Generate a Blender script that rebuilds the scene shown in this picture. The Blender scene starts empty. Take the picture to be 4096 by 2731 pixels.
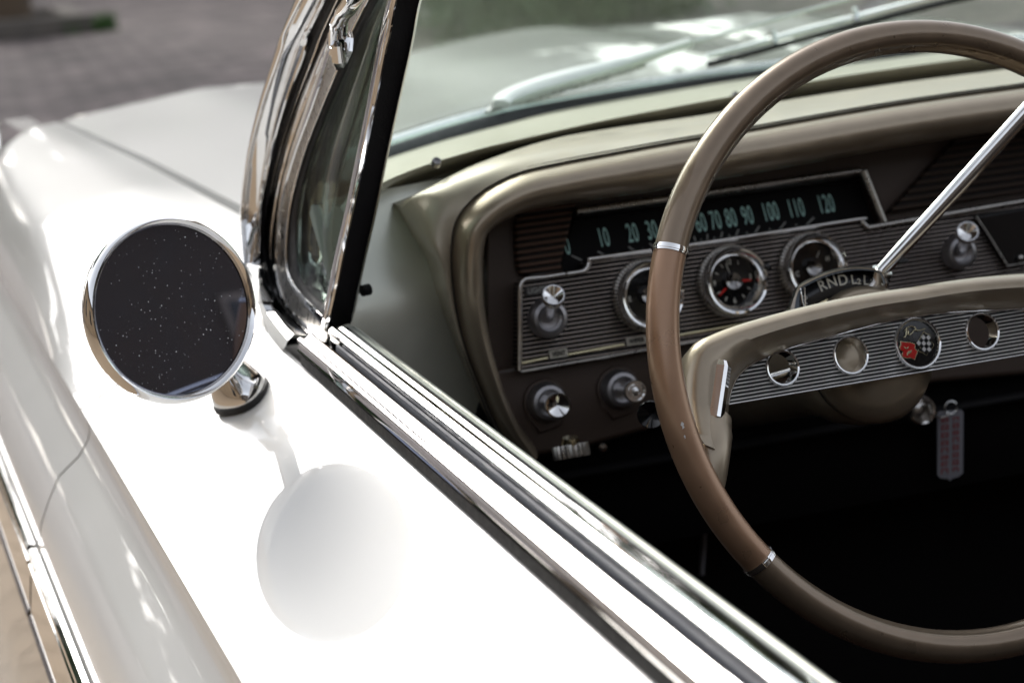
import bpy, math, random
from mathutils import Vector, Matrix
R = math.radians
random.seed(7)
V = Vector
sc = bpy.context.scene
# ------------------------------------------------------------------ camera
YAW, PITCH, ROLL = R(18.72), R(13.82), R(4.0)
CAM = V((-1.061, -1.1308, 1.2655))
fwd = V((math.sin(YAW)*math.cos(PITCH), math.cos(YAW)*math.cos(PITCH), -math.sin(PITCH)))
rt0 = V((math.cos(YAW), -math.sin(YAW), 0)); dn0 = fwd.cross(rt0)
rt = rt0*math.cos(ROLL) + dn0*math.sin(ROLL)
dn = -rt0*math.sin(ROLL) + dn0*math.cos(ROLL)
cd = bpy.data.cameras.new('camera'); cam = bpy.data.objects.new('camera', cd)
sc.collection.objects.link(cam); sc.camera = cam
m = Matrix.Identity(4)
for i in range(3):
    m[i][0] = rt[i]; m[i][1] = -dn[i]; m[i][2] = -fwd[i]; m[i][3] = CAM[i]
cam.matrix_world = m
cd.sensor_width = 36; cd.lens = 8000/4096*36; cd.clip_start = .02; cd.clip_end = 400
cd.dof.use_dof = True; cd.dof.focus_distance = 1.27; cd.dof.aperture_fstop = 7.5
# ------------------------------------------------------------------ world, sun, exposure
SUN_AZ, SUN_EL = R(-6), R(36)            # azimuth from straight ahead (+y), clockwise
w = bpy.data.worlds.new('World'); sc.world = w; w.use_nodes = True
nt = w.node_tree; nt.nodes.clear()
sky = nt.nodes.new('ShaderNodeTexSky'); sky.sky_type = 'NISHITA'; sky.sun_disc = False
sky.sun_elevation = SUN_EL; sky.sun_rotation = SUN_AZ; sky.dust_density = 2.5; sky.air_density = 1.0; sky.ozone_density = 1.0
hs = nt.nodes.new('ShaderNodeHueSaturation'); hs.inputs['Saturation'].default_value = .28
bg = nt.nodes.new('ShaderNodeBackground'); bg.inputs[1].default_value = .15
wo = nt.nodes.new('ShaderNodeOutputWorld')
nt.links.new(sky.outputs[0], hs.inputs['Color']); nt.links.new(hs.outputs[0], bg.inputs[0]); nt.links.new(bg.outputs[0], wo.inputs[0])
sd = bpy.data.lights.new('sun', 'SUN'); sd.energy = .5; sd.angle = R(30); sd.color = (1, .95, .88)
so = bpy.data.objects.new('sun', sd); sc.collection.objects.link(so)
sdir = V((math.sin(SUN_AZ)*math.cos(SUN_EL), math.cos(SUN_AZ)*math.cos(SUN_EL), math.sin(SUN_EL)))
so.rotation_euler = sdir.to_track_quat('Z', 'Y').to_euler()
sc.view_settings.view_transform = 'Standard'; sc.view_settings.look = 'None'
sc.view_settings.exposure = 0.98; sc.view_settings.gamma = 1
sc.cycles.use_denoising = True; sc.cycles.max_bounces = 12; sc.cycles.transparent_max_bounces = 16
# ------------------------------------------------------------------ materials
MATS = {}
def mat(name, col, rough=.5, metal=0., coat=0., coatr=.02, spec=.5, noise=None, bump=None, sheen=0):
    """noise=(scale, amount): tone variation; bump=(scale, strength, distance)"""
    m = bpy.data.materials.new(name); m.use_nodes = True
    n = m.node_tree.nodes; l = m.node_tree.links; b = n['Principled BSDF']
    b.inputs['Base Color'].default_value = (*col, 1); b.inputs['Roughness'].default_value = rough
    b.inputs['Metallic'].default_value = metal; b.inputs['Coat Weight'].default_value = coat
    b.inputs['Coat Roughness'].default_value = coatr; b.inputs['Specular IOR Level'].default_value = spec
    tc = n.new('ShaderNodeTexCoord')
    if noise:
        t = n.new('ShaderNodeTexNoise'); t.inputs['Scale'].default_value = noise[0]; t.inputs['Detail'].default_value = 6
        l.new(tc.outputs['Object'], t.inputs['Vector'])
        r = n.new('ShaderNodeMapRange'); r.inputs[1].default_value = .3; r.inputs[2].default_value = .7
        r.inputs[3].default_value = 1-noise[1]; r.inputs[4].default_value = 1+noise[1]
        l.new(t.outputs['Fac'], r.inputs[0])
        mx = n.new('ShaderNodeVectorMath'); mx.operation = 'SCALE'; mx.inputs[0].default_value = col
        l.new(r.outputs[0], mx.inputs['Scale']); l.new(mx.outputs[0], b.inputs['Base Color'])
        r2 = n.new('ShaderNodeMapRange'); r2.inputs[1].default_value = .3; r2.inputs[2].default_value = .7
        r2.inputs[3].default_value = rough*.85; r2.inputs[4].default_value = min(1, rough*1.2+.01)
        l.new(t.outputs['Fac'], r2.inputs[0]); l.new(r2.outputs[0], b.inputs['Roughness'])
    if bump:
        t = n.new('ShaderNodeTexNoise'); t.inputs['Scale'].default_value = bump[0]; t.inputs['Detail'].default_value = 3
        l.new(tc.outputs['Object'], t.inputs['Vector'])
        bp = n.new('ShaderNodeBump'); bp.inputs['Strength'].default_value = bump[1]; bp.inputs['Distance'].default_value = bump[2]
        l.new(t.outputs['Fac'], bp.inputs['Height']); l.new(bp.outputs[0], b.inputs['Normal'])
    MATS[name] = m
    return m
white = mat('white_paint', (.76, .755, .72), .4, 0, 1, .008, noise=(3, .015), bump=(2.2, .25, .0012))
chrome = mat('chrome', (.87, .865, .86), .04, 1, noise=(60, .04), bump=(14, .12, .0008))
chrome_s = mat('chrome_worn', (.62, .60, .58), .16, 1, noise=(120, .12), bump=(200, .1, .0003))
dchrome = mat('dark_chrome', (.27, .26, .26), .10, 1)
steel = mat('brushed_steel', (.45, .43, .40), .28, 1, noise=(150, .15))
champ = mat('champagne_paint', (.36, .295, .215), .33, .65, .35, .12, noise=(60, .06), bump=(900, .08, .0002))
rimm = mat('champagne_rim_plastic', (.235, .175, .12), .30, .6, .5, .08, noise=(60, .08), bump=(300, .05, .0002))
bronze = mat('bronze_plastic', (.36, .215, .13), .30, .5, .3, .15, noise=(60, .06), bump=(900, .08, .0002))
brown = mat('dark_brown_paint', (.050, .032, .023), .45, .1, noise=(500, .12), bump=(700, .15, .0003))
kickm = mat('satin_kick_paint', (.64, .65, .57), .33, .6, noise=(30, .04))
rubber = mat('black_rubber', (.012, .012, .013), .55, noise=(200, .3))
felt = mat('black_felt', (.008, .007, .008), .95, 0, spec=.1, bump=(600, .6, .001))
silver = None
blackg = mat('black_gloss', (.006, .006, .007), .12)
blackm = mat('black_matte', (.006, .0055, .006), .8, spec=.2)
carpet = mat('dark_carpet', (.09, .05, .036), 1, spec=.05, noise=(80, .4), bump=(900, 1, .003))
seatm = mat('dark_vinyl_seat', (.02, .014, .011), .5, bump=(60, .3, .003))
liner = mat('headliner', (.05, .045, .04), .9)
bluegrey = mat('blue_grey_rubber', (.11, .115, .13), .5, noise=(40, .1))
greyc = mat('silver_collar', (.33, .32, .33), .33, .9, noise=(120, .1))
red = mat('red_enamel', (.55, .012, .01), .15, 0, 1)
whitee = mat('white_enamel', (.7, .68, .66), .2, 0, 1)
gold = mat('pale_gold_metal', (.75, .68, .45), .15, 1)
teal = mat('teal_lettering', (.48, .78, .72), .6)
paleletter = mat('pale_lettering', (.62, .60, .52), .6)
dullletter = mat('dull_lettering', (.30, .30, .28), .6)
redlet = mat('red_needle', (.8, .02, .01), .5)
bark = mat('bark', (.10, .07, .045), .9, noise=(6, .35), bump=(20, 1, .02))
leafm = mat('leaves', (.035, .065, .02), .5, noise=(1.5, .5))
grassm = mat('grass_blades', (.06, .13, .03), .6, noise=(8, .4))
stone = mat('kerb_stone', (.13, .115, .10), .85, noise=(9, .2), bump=(40, .5, .006))
darkstone = mat('dark_soil', (.03, .025, .02), .95, noise=(12, .3))
tanwall = mat('tan_render_wall', (.42, .31, .20), .85, noise=(1.5, .15), bump=(20, .3, .01))
linepaint = mat('worn_white_line', (.6, .58, .54), .7, noise=(10, .15))

def glass(name, tint, ior=1.5, refl=1.0, dust=.0):
    m = bpy.data.materials.new(name); m.use_nodes = True; n = m.node_tree.nodes; l = m.node_tree.links; n.clear()
    o = n.new('ShaderNodeOutputMaterial'); t = n.new('ShaderNodeBsdfTransparent'); t.inputs[0].default_value = (*tint, 1)
    g = n.new('ShaderNodeBsdfGlossy'); g.inputs['Roughness'].default_value = .01
    f = n.new('ShaderNodeFresnel'); f.inputs[0].default_value = ior
    mu = n.new('ShaderNodeMath'); mu.operation = 'MULTIPLY'; mu.inputs[1].default_value = refl
    mx = n.new('ShaderNodeMixShader')
    l.new(f.outputs[0], mu.inputs[0]); l.new(mu.outputs[0], mx.inputs[0]); l.new(t.outputs[0], mx.inputs[1]); l.new(g.outputs[0], mx.inputs[2])
    last = mx.outputs[0]
    if dust:
        d = n.new('ShaderNodeBsdfDiffuse'); d.inputs[0].default_value = (.7, .7, .66, 1)
        tc = n.new('ShaderNodeTexCoord'); v = n.new('ShaderNodeTexVoronoi'); v.inputs['Scale'].default_value = 170
        l.new(tc.outputs['Object'], v.inputs['Vector'])
        mr = n.new('ShaderNodeMapRange'); mr.inputs[1].default_value = .07; mr.inputs[2].default_value = .14; mr.inputs[3].default_value = dust; mr.inputs[4].default_value = dust*.04
        l.new(v.outputs['Distance'], mr.inputs[0])
        m2 = n.new('ShaderNodeMixShader'); l.new(mr.outputs[0], m2.inputs[0]); l.new(last, m2.inputs[1]); l.new(d.outputs[0], m2.inputs[2]); last = m2.outputs[0]
    l.new(last, o.inputs[0]); return m
wsglass = glass('mint_tinted_glass', (.955, 1.0, .972), refl=.22)
ventglass = glass('vent_glass', (.72, .80, .74), refl=.9, dust=.25)
clear = glass('clear_plastic', (.95, .95, .95), refl=.2)

def mirror_mat():
    m = bpy.data.materials.new('dusty_mirror_glass'); m.use_nodes = True; n = m.node_tree.nodes; l = m.node_tree.links; b = n['Principled BSDF']
    b.inputs['Metallic'].default_value = 1; b.inputs['Roughness'].default_value = .01; b.inputs['Base Color'].default_value = (.22, .235, .30, 1)
    tc = n.new('ShaderNodeTexCoord'); o = n['Material Output']
    d = n.new('ShaderNodeBsdfDiffuse'); d.inputs[0].default_value = (.9, .92, .95, 1)
    v = n.new('ShaderNodeTexVoronoi'); v.inputs['Scale'].default_value = 340; l.new(tc.outputs['Object'], v.inputs['Vector'])
    # only some cells carry a speck, of varying strength
    sp = n.new('ShaderNodeSeparateColor'); l.new(v.outputs['Color'], sp.inputs[0])
    pw = n.new('ShaderNodeMath'); pw.operation = 'POWER'; pw.inputs[1].default_value = 2.2; l.new(sp.outputs[0], pw.inputs[0])
    mr = n.new('ShaderNodeMapRange'); mr.inputs[1].default_value = .08; mr.inputs[2].default_value = .2; mr.inputs[3].default_value = 1; mr.inputs[4].default_value = 0
    l.new(v.outputs['Distance'], mr.inputs[0])
    nz = n.new('ShaderNodeTexNoise'); nz.inputs['Scale'].default_value = 38; nz.inputs['Detail'].default_value = 5; l.new(tc.outputs['Object'], nz.inputs['Vector'])
    m0 = n.new('ShaderNodeMapRange'); m0.inputs[1].default_value = .40; m0.inputs[2].default_value = .62; m0.inputs[3].default_value = .08; m0.inputs[4].default_value = 1.1; l.new(nz.outputs[0], m0.inputs[0])
    m9 = n.new('ShaderNodeMath'); m9.operation = 'MULTIPLY'; l.new(pw.outputs[0], m9.inputs[0]); l.new(m0.outputs[0], m9.inputs[1])
    mu = n.new('ShaderNodeMath'); mu.operation = 'MULTIPLY'; l.new(m9.outputs[0], mu.inputs[0]); l.new(mr.outputs[0], mu.inputs[1])
    ad = n.new('ShaderNodeMath'); ad.operation = 'ADD'; ad.inputs[1].default_value = .004; l.new(mu.outputs[0], ad.inputs[0])
    mx = n.new('ShaderNodeMixShader'); l.new(ad.outputs[0], mx.inputs[0]); l.new(b.outputs[0], mx.inputs[1]); l.new(d.outputs[0], mx.inputs[2]); l.new(mx.outputs[0], o.inputs[0])
    return m
mirrorm = mirror_mat()

def ribmat(name, pitch, axis, c_hi, c_lo, metal_hi, rough=.2, duty=.5, origin=0.):
    """ridges and painted grooves running across one object axis vector"""
    m = bpy.data.materials.new(name); m.use_nodes = True; n = m.node_tree.nodes; l = m.node_tree.links; b = n['Principled BSDF']
    tc = n.new('ShaderNodeTexCoord'); dt = n.new('ShaderNodeVectorMath'); dt.operation = 'DOT_PRODUCT'; dt.inputs[1].default_value = axis
    l.new(tc.outputs['Object'], dt.inputs[0])
    a = n.new('ShaderNodeMath'); a.operation = 'MULTIPLY'; a.inputs[1].default_value = 2*math.pi/pitch; l.new(dt.outputs['Value'], a.inputs[0])
    s = n.new('ShaderNodeMath'); s.operation = 'SINE'; l.new(a.outputs[0], s.inputs[0])
    mr = n.new('ShaderNodeMapRange'); mr.inputs[1].default_value = duty-.35; mr.inputs[2].default_value = duty+.25; l.new(s.outputs[0], mr.inputs[0])
    mx = n.new('ShaderNodeMix'); mx.data_type = 'RGBA'; mx.inputs[6].default_value = (*c_lo, 1); mx.inputs[7].default_value = (*c_hi, 1)
    l.new(mr.outputs[0], mx.inputs[0]); l.new(mx.outputs[2], b.inputs['Base Color'])
    mm = n.new('ShaderNodeMath'); mm.operation = 'MULTIPLY'; mm.inputs[1].default_value = metal_hi; l.new(mr.outputs[0], mm.inputs[0]); l.new(mm.outputs[0], b.inputs['Metallic'])
    b.inputs['Roughness'].default_value = rough
    bp = n.new('ShaderNodeBump'); bp.inputs['Distance'].default_value = pitch*.35; bp.inputs['Strength'].default_value = .8
    l.new(s.outputs[0], bp.inputs['Height']); l.new(bp.outputs[0], b.inputs['Normal'])
    return m

# ------------------------------------------------------------------ picture-to-place helpers (2352 px wide reading of the photo)
FQ = 8000/(4096/2352)
def ray(x, y): return rt*((x-1176)/FQ) + dn*((y-784.1)/FQ) + fwd
def ax(x, y, a, v):
    d = ray(x, y); return CAM + d*((v-CAM[a])/d[a])
def X(x, y, v): return ax(x, y, 0, v)
def Y(x, y, v): return ax(x, y, 1, v)
def Z(x, y, v): return ax(x, y, 2, v)
class Frame:
    def __init__(s, o, n, u=V((1, 0, 0))):
        s.o = V(o); s.n = V(n).normalized(); s.u = (V(u) - s.n*V(u).dot(s.n)).normalized(); s.v = s.n.cross(s.u)
    def hit(s, x, y, off=0):
        d = ray(x, y); o = s.o + s.n*off; return CAM + d*((o-CAM).dot(s.n)/d.dot(s.n))
    def uv(s, x, y, off=0):
        p = s.hit(x, y, off)-s.o; return (p.dot(s.u), p.dot(s.v))
    def pt(s, u, v, w=0): return s.o + s.u*u + s.v*v + s.n*w
    def shifted(s, w): return Frame(s.o + s.n*w, s.n, s.u)
    def at(s, u, v, w=0): return Frame(s.pt(u, v, w), s.n, s.u)
    def mat(s):
        m = Matrix.Identity(4)
        for i in range(3): m[i][0] = s.u[i]; m[i][1] = s.v[i]; m[i][2] = s.n[i]; m[i][3] = s.o[i]
        return m

def spline(pts, n):
    """Catmull-Rom through pts, n samples spread evenly along the length"""
    pts = [V(p) for p in pts]
    if len(pts) == 2: return [pts[0].lerp(pts[1], i/(n-1)) for i in range(n)]
    P = [pts[0]*2-pts[1]] + pts + [pts[-1]*2-pts[-2]]; out = []
    for i in range(1, len(P)-2):
        a, b, c, d = P[i-1:i+3]
        for k in range(16):
            t = k/16; out.append(.5*((2*b)+(c-a)*t+(2*a-5*b+4*c-d)*t*t+(3*b-a-3*c+d)*t**3))
    out.append(pts[-1])
    L = [0]
    for i in range(1, len(out)): L.append(L[-1]+(out[i]-out[i-1]).length)
    res = []; j = 0
    for i in range(n):
        s = L[-1]*i/(n-1)
        while j < len(L)-2 and L[j+1] < s: j += 1
        f = (s-L[j])/max(1e-9, L[j+1]-L[j]); res.append(out[j].lerp(out[j+1], min(1, max(0, f))))
    return res

# ------------------------------------------------------------------ object helpers
col = sc.collection
class MB:
    def __init__(s): s.v = []; s.f = []; s.m = []
    def add(s, vs, fs, mi=0):
        o = len(s.v); s.v += [V(p) for p in vs]; s.f += [[o+i for i in f] for f in fs]; s.m += [mi]*len(fs); return s
    def loft(s, rows, closed=False, mi=0, flip=False):
        n = len(rows[0]); vs = [p for r in rows for p in r]; fs = []
        for i in range(len(rows)-1):
            for j in range(n if closed else n-1):
                k = (j+1) % n; f = [i*n+j, i*n+k, (i+1)*n+k, (i+1)*n+j]; fs.append(f[::-1] if flip else f)
        return s.add(vs, fs, mi)
    def capped(s, rows, mi=0):
        s.loft(rows, True, mi)
        s.add(rows[0], [list(range(len(rows[0])))[::-1]], mi); s.add(rows[-1], [list(range(len(rows[0])))], mi); return s
    def tube(s, path, r, seg=16, mi=0, flat=1., up=V((0, 0, 1))):
        rows = []; n = len(path)
        for i, p in enumerate(path):
            t = (path[min(n-1, i+1)]-path[max(0, i-1)]).normalized(); a = t.cross(up).normalized(); b = t.cross(a)
            rr = r[i] if isinstance(r, (list, tuple)) else r
            rows.append([p + a*math.cos(q)*rr + b*math.sin(q)*rr*flat for q in [2*math.pi*k/seg for k in range(seg)]])
        return s.capped(rows, mi)
    def lathe(s, fr, prof, seg=48, mi=0):
        rows = [[fr.pt(r*math.cos(2*math.pi*k/seg), r*math.sin(2*math.pi*k/seg), w_) for k in range(seg)] for r, w_ in prof]
        return s.loft(rows, True, mi)
    def box(s, c, sx, sy, sz, mi=0, fr=None):
        vs = []
        for dx in (-1, 1):
            for dy in (-1, 1):
                for dz in (-1, 1):
                    a, b_, c_ = dx*sx/2, dy*sy/2, dz*sz/2
                    vs.append(fr.pt(c[0]+a, c[1]+b_, c[2]+c_) if fr else V((c[0]+a, c[1]+b_, c[2]+c_)))
        return s.add(vs, [[0, 1, 3, 2], [4, 6, 7, 5], [0, 4, 5, 1], [2, 3, 7, 6], [0, 2, 6, 4], [1, 5, 7, 3]], mi)
    def build(s, name, mats, parent=None, smooth=45, bevel=0, subsurf=0, solid=0):
        me = bpy.data.meshes.new(name); me.from_pydata([tuple(p) for p in s.v], [], s.f)
        mats = mats if isinstance(mats, (list, tuple)) else [mats]
        for mm in mats: me.materials.append(mm)
        for p, mi in zip(me.polygons, s.m): p.material_index = mi; p.use_smooth = True
        import bmesh
        bm = bmesh.new(); bm.from_mesh(me); bmesh.ops.remove_doubles(bm, verts=bm.verts, dist=1e-6)
        bmesh.ops.recalc_face_normals(bm, faces=bm.faces)
        ca = math.cos(R(smooth))
        for e in bm.edges:
            if len(e.link_faces) == 2 and e.link_faces[0].normal.dot(e.link_faces[1].normal) < ca: e.smooth = False
        bm.to_mesh(me); bm.free()
        o = bpy.data.objects.new(name, me); col.objects.link(o)
        if solid:
            md = o.modifiers.new('solid', 'SOLIDIFY'); md.thickness = solid; md.offset = 0
        if bevel:
            md = o.modifiers.new('bevel', 'BEVEL'); md.width = bevel; md.segments = 3; md.limit_method = 'ANGLE'; md.angle_limit = R(40)
        if subsurf:
            md = o.modifiers.new('sub', 'SUBSURF'); md.levels = subsurf; md.render_levels = subsurf
        adopt(o, parent); return o
ROOTLOC = {}
def adopt(o, parent):
    if parent is None: return
    o.parent = parent
    if parent.name in ROOTLOC: o.matrix_parent_inverse = Matrix.Translation(-ROOTLOC[parent.name])
def thing(name, label, cat, loc, group=None):
    o = bpy.data.objects.new(name, None); col.objects.link(o); o.location = loc; o.empty_display_size = .2
    ROOTLOC[o.name] = V(loc); o['label'] = label; o['category'] = cat
    if group: o['group'] = group
    return o
def tag(o, label=None, cat=None, kind=None, group=None):
    for k, v in (('label', label), ('category', cat), ('kind', kind), ('group', group)):
        if v: o[k] = v
    return o
def curve_to(cu, fr, name, mt, parent):
    tmp = bpy.data.objects.new('tmp', cu); col.objects.link(tmp)
    bpy.context.view_layer.update()
    dg = bpy.context.evaluated_depsgraph_get(); me = bpy.data.meshes.new_from_object(tmp.evaluated_get(dg))
    bpy.data.objects.remove(tmp); bpy.data.curves.remove(cu)
    me.transform(fr.mat()); me.materials.clear(); me.materials.append(mt)
    o = bpy.data.objects.new(name, me); col.objects.link(o); me.name = name; adopt(o, parent); return o
def shape(name, fr, outline, mt, parent, holes=(), depth=.002, bevel=.0005, smooth=False):
    """flat solid: 2-D outline (u, v) with holes, front face at fr's plane, going back by depth"""
    cu = bpy.data.curves.new(name, 'CURVE'); cu.dimensions = '2D'; cu.fill_mode = 'BOTH'
    for ring in [outline, *holes]:
        sp = cu.splines.new('POLY'); sp.points.add(len(ring)-1)
        for p, q in zip(sp.points, ring): p.co = (q[0], q[1], 0, 1)
        sp.use_cyclic_u = True
    cu.extrude = max(1e-5, depth/2-bevel); cu.bevel_depth = bevel; cu.bevel_resolution = 2; cu.offset = -bevel
    return curve_to(cu, fr.shifted(-depth/2), name, mt, parent)
def cutplate(name, fr, outline, mt, parent, holes=(), depth=.002):
    """flat solid with openings, filled by constrained triangulation"""
    from mathutils.geometry import delaunay_2d_cdt
    vs, es_ = [], []
    for ring in [outline, *holes]:
        o = len(vs); vs += [V((a, b)) for a, b in ring]; es_ += [(o+i, o+(i+1) % len(ring)) for i in range(len(ring))]
    r = delaunay_2d_cdt(vs, es_, [], 0, 1e-6); mb = MB()
    
    def inside(c, ring):
        k = False
        for (x1, y1), (x2, y2) in zip(ring, list(ring[1:])+[ring[0]]):
            if (y1 > c[1]) != (y2 > c[1]) and c[0] < (x2-x1)*(c[1]-y1)/(y2-y1)+x1: k = not k
        return k
    fs = []
    for f in r[2]:
        c = (sum(r[0][i].x for i in f)/len(f), sum(r[0][i].y for i in f)/len(f))
        if inside(c, outline) and not any(inside(c, h) for h in holes): fs.append(list(f))
    r = (r[0], r[1], fs)
    mb.add([fr.pt(p.x, p.y, 0) for p in r[0]], [list(f) for f in r[2]]); mb.add([fr.pt(p.x, p.y, -depth) for p in r[0]], [list(f)[::-1] for f in r[2]])
    for ring in [outline, *holes]: mb.loft([[fr.pt(a, b, 0) for a, b in ring], [fr.pt(a, b, -depth) for a, b in ring]], True)
    return mb.build(name, mt, parent, smooth=30)
def text(name, fr, body, h, mt, parent, wscale=1., depth=.0004, rot=0, bold=0., spacing=1.):
    """text centred on fr's origin with cap height h"""
    cu = bpy.data.curves.new(name, 'FONT'); cu.body = body; cu.size = h/.69; cu.align_x = 'CENTER'; cu.align_y = 'CENTER'
    cu.extrude = depth/2; cu.offset = bold; cu.space_character = spacing
    f2 = Frame(fr.o, fr.n, fr.u*math.cos(rot)+fr.v*math.sin(rot))
    o = curve_to(cu, f2, name, mt, parent)
    if wscale != 1:
        for v in o.data.vertices:
            d = v.co - fr.o; a = d.dot(f2.u); v.co += f2.u*(a*(wscale-1))
    return o
def circ(c, r, n=40): return [(c[0]+r*math.cos(2*math.pi*k/n), c[1]+r*math.sin(2*math.pi*k/n)) for k in range(n)]
def sp2(pts, n): return [(p.x, p.y) for p in spline([V((a, b, 0)) for a, b in pts], n)]

# =================================================================== THE STREET
def paving():
    m = bpy.data.materials.new('cobble_paving'); m.use_nodes = True; n = m.node_tree.nodes; l = m.node_tree.links; b = n['Principled BSDF']
    tc = n.new('ShaderNodeTexCoord'); mp = n.new('ShaderNodeMapping'); l.new(tc.outputs['Object'], mp.inputs[0])
    mp.inputs['Rotation'].default_value = (0, 0, R(-38))
    br = n.new('ShaderNodeTexBrick'); br.inputs['Scale'].default_value = 1; br.inputs['Brick Width'].default_value = .22; br.inputs['Row Height'].default_value = .12
    br.inputs['Mortar Size'].default_value = .014; br.inputs['Mortar Smooth'].default_value = .4; br.inputs['Bias'].default_value = 0
    br.inputs['Color1'].default_value = (.215, .165, .165, 1); br.inputs['Color2'].default_value = (.10, .078, .078, 1); br.inputs['Mortar'].default_value = (.055, .045, .04, 1)
    l.new(mp.outputs[0], br.inputs['Vector'])
    nz = n.new('ShaderNodeTexNoise'); nz.inputs['Scale'].default_value = 2.2; nz.inputs['Detail'].default_value = 8; l.new(tc.outputs['Object'], nz.inputs['Vector'])
    mr = n.new('ShaderNodeMapRange'); mr.inputs[1].default_value = .35; mr.inputs[2].default_value = .65; mr.inputs[3].default_value = .36; mr.inputs[4].default_value = 1.1; l.new(nz.outputs[0], mr.inputs[0])
    sc_ = n.new('ShaderNodeVectorMath'); sc_.operation = 'SCALE'; l.new(br.outputs['Color'], sc_.inputs[0]); l.new(mr.outputs[0], sc_.inputs['Scale'])
    # sunlit tan of the near ground painted into the paving colour
    sx = n.new('ShaderNodeSeparateXYZ'); l.new(tc.outputs['Object'], sx.inputs[0])
    nb = n.new('ShaderNodeTexNoise'); nb.inputs['Scale'].default_value = .7; l.new(tc.outputs['Object'], nb.inputs['Vector'])
    ad = n.new('ShaderNodeMath'); ad.operation = 'MULTIPLY_ADD'; ad.inputs[1].default_value = 2.0; l.new(nb.outputs[0], ad.inputs[0]); l.new(sx.outputs[1], ad.inputs[2])
    m2 = n.new('ShaderNodeMapRange'); m2.inputs[1].default_value = 4.8; m2.inputs[2].default_value = 6.5; m2.inputs[3].default_value = 1; m2.inputs[4].default_value = 0; l.new(ad.outputs[0], m2.inputs[0])
    mx = n.new('ShaderNodeMix'); mx.data_type = 'RGBA'; mx.inputs[7].default_value = (.37, .275, .18, 1); l.new(m2.outputs[0], mx.inputs[0]); l.new(sc_.outputs[0], mx.inputs[6])
    l.new(mx.outputs[2], b.inputs['Base Color']); b.inputs['Roughness'].default_value = .8
    bp = n.new('ShaderNodeBump'); bp.inputs['Distance'].default_value = .02; l.new(br.outputs['Fac'], bp.inputs['Height']); bp.invert = True; l.new(bp.outputs[0], b.inputs['Normal'])
    return m
g = MB(); g.add([(-80, -60, 0), (80, -60, 0), (80, 120, 0), (-80, 120, 0)], [[0, 1, 2, 3]])
tag(g.build('street_paving', paving()), 'grey brown block paving with sunlit tan painted in beside the car', kind='structure')
exec_env = 1
# white line on the ground, lower left of the photograph
g = MB(); a0 = Z(20, 1568, .0); 
p1, p2, p3, p4 = Z(-60, 1000, .004), Z(12, 1130, .004), Z(110, 1600, .004), Z(30, 1600, .004)
g.add([p1, p2, p3, p4], [[0, 1, 2, 3]])
tag(g.build('painted_line', linepaint), 'worn white line painted on the tan ground', kind='structure')

# kerbed planting bed with a tree, far upper left; second bed seen through the windscreen
def blob_leaves(mb, c, rad, n, size, rng, shell=.55):
    for i in range(n):
        d = V((rng.gauss(0, 1), rng.gauss(0, 1), rng.gauss(0, 1))).normalized()
        r = (shell+(1-shell)*rng.random())*(.75+.35*math.sin(3*d.x+2*d.y*2+c[0])*math.cos(4*d.z+c[1]))
        p = V(c)+V((d.x*rad[0], d.y*rad[1], d.z*rad[2]))*r
        a = V((rng.gauss(0, 1), rng.gauss(0, 1), rng.gauss(0, 1))).normalized(); b = a.cross(d)
        if b.length < .01: continue
        b.normalize(); s_ = size*(.6+.8*rng.random())
        mb.add([p-a*s_, p+b*s_*.5, p+a*s_, p-b*s_*.5], [[0, 1, 2, 3]])
def tree(loc, h, rad, label, seed, n=2600, leaf=.22, trunk=.2, bushy=False):
    rng = random.Random(seed); t = thing('tree', label, 'tree', loc, 'trees along the street')
    L = V(loc); mb = MB()
    path = spline([L, L+V((.1, .05, h*.3)), L+V((-.05, .1, h*.55)), L+V((.1, 0, h*.8))], 10)
    mb.tube(path, [trunk*(1-.06*i) for i in range(10)], 12)
    for k in range(5):
        an = k*1.3; s0 = path[5+k % 3]; e = s0+V((math.cos(an)*rad*.6, math.sin(an)*rad*.6, h*.22))
        mb.tube(spline([s0, (s0+e)/2+V((0, 0, .1)), e], 6), [trunk*.4*(1-.13*i) for i in range(6)], 8)
    mb.build('trunk', bark, t)
    cr = MB()
    for k in range(7):
        an = k*.9; rr = rad*.5*(k > 0)
        blob_leaves(cr, (L.x+math.cos(an)*rr, L.y+math.sin(an)*rr, L.z+h*.78+rng.uniform(-.6, .8)), (rad*.6, rad*.6, rad*.45), n//7, leaf, rng)
    if bushy:
        for k in range(9):
            an = k*.7; blob_leaves(cr, (L.x+math.cos(an)*rad*.55, L.y+math.sin(an)*rad*.4, L.z+h*(.14+.05*k)), (rad*.75, rad*.6, h*.2), n//8, leaf*1.15, rng, shell=.2)
    cr.build('crown', leafm, t); return t

def bed(loc, w, d, h, label):
    mb = MB(); x, y = loc
    for (cx, cy, sx, sy) in ((x, y-d/2, w, .18), (x, y+d/2, w, .18), (x-w/2+.09, y, .18, d-.19), (x+w/2-.09, y, .18, d-.19)): mb.box((cx, cy, h/2), sx, sy, h)
    o = mb.build('planting_bed', stone, None, bevel=.015); tag(o, label, 'planter', group='kerbed planting beds')
    return o
tl = Z(40, 100, 0.0)
def grass(loc, w, d, n, hh, name_label):
    rng = random.Random(int(loc[0]*10)); mb = MB()
    for i in range(n):
        p = V((loc[0]+rng.uniform(-w/2, w/2), loc[1]+rng.uniform(-d/2, d/2), loc[2])); a = rng.uniform(0, 6.28); s_ = .012
        u = V((math.cos(a), math.sin(a), 0)); tip = p+V((rng.gauss(0, .04), rng.gauss(0, .04), hh*rng.uniform(.5, 1.1)))
        mb.add([p-u*s_, p+u*s_, tip], [[0, 1, 2]])
    o = mb.build('grass', grassm); tag(o, name_label, 'grass', kind='stuff'); return o

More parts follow.
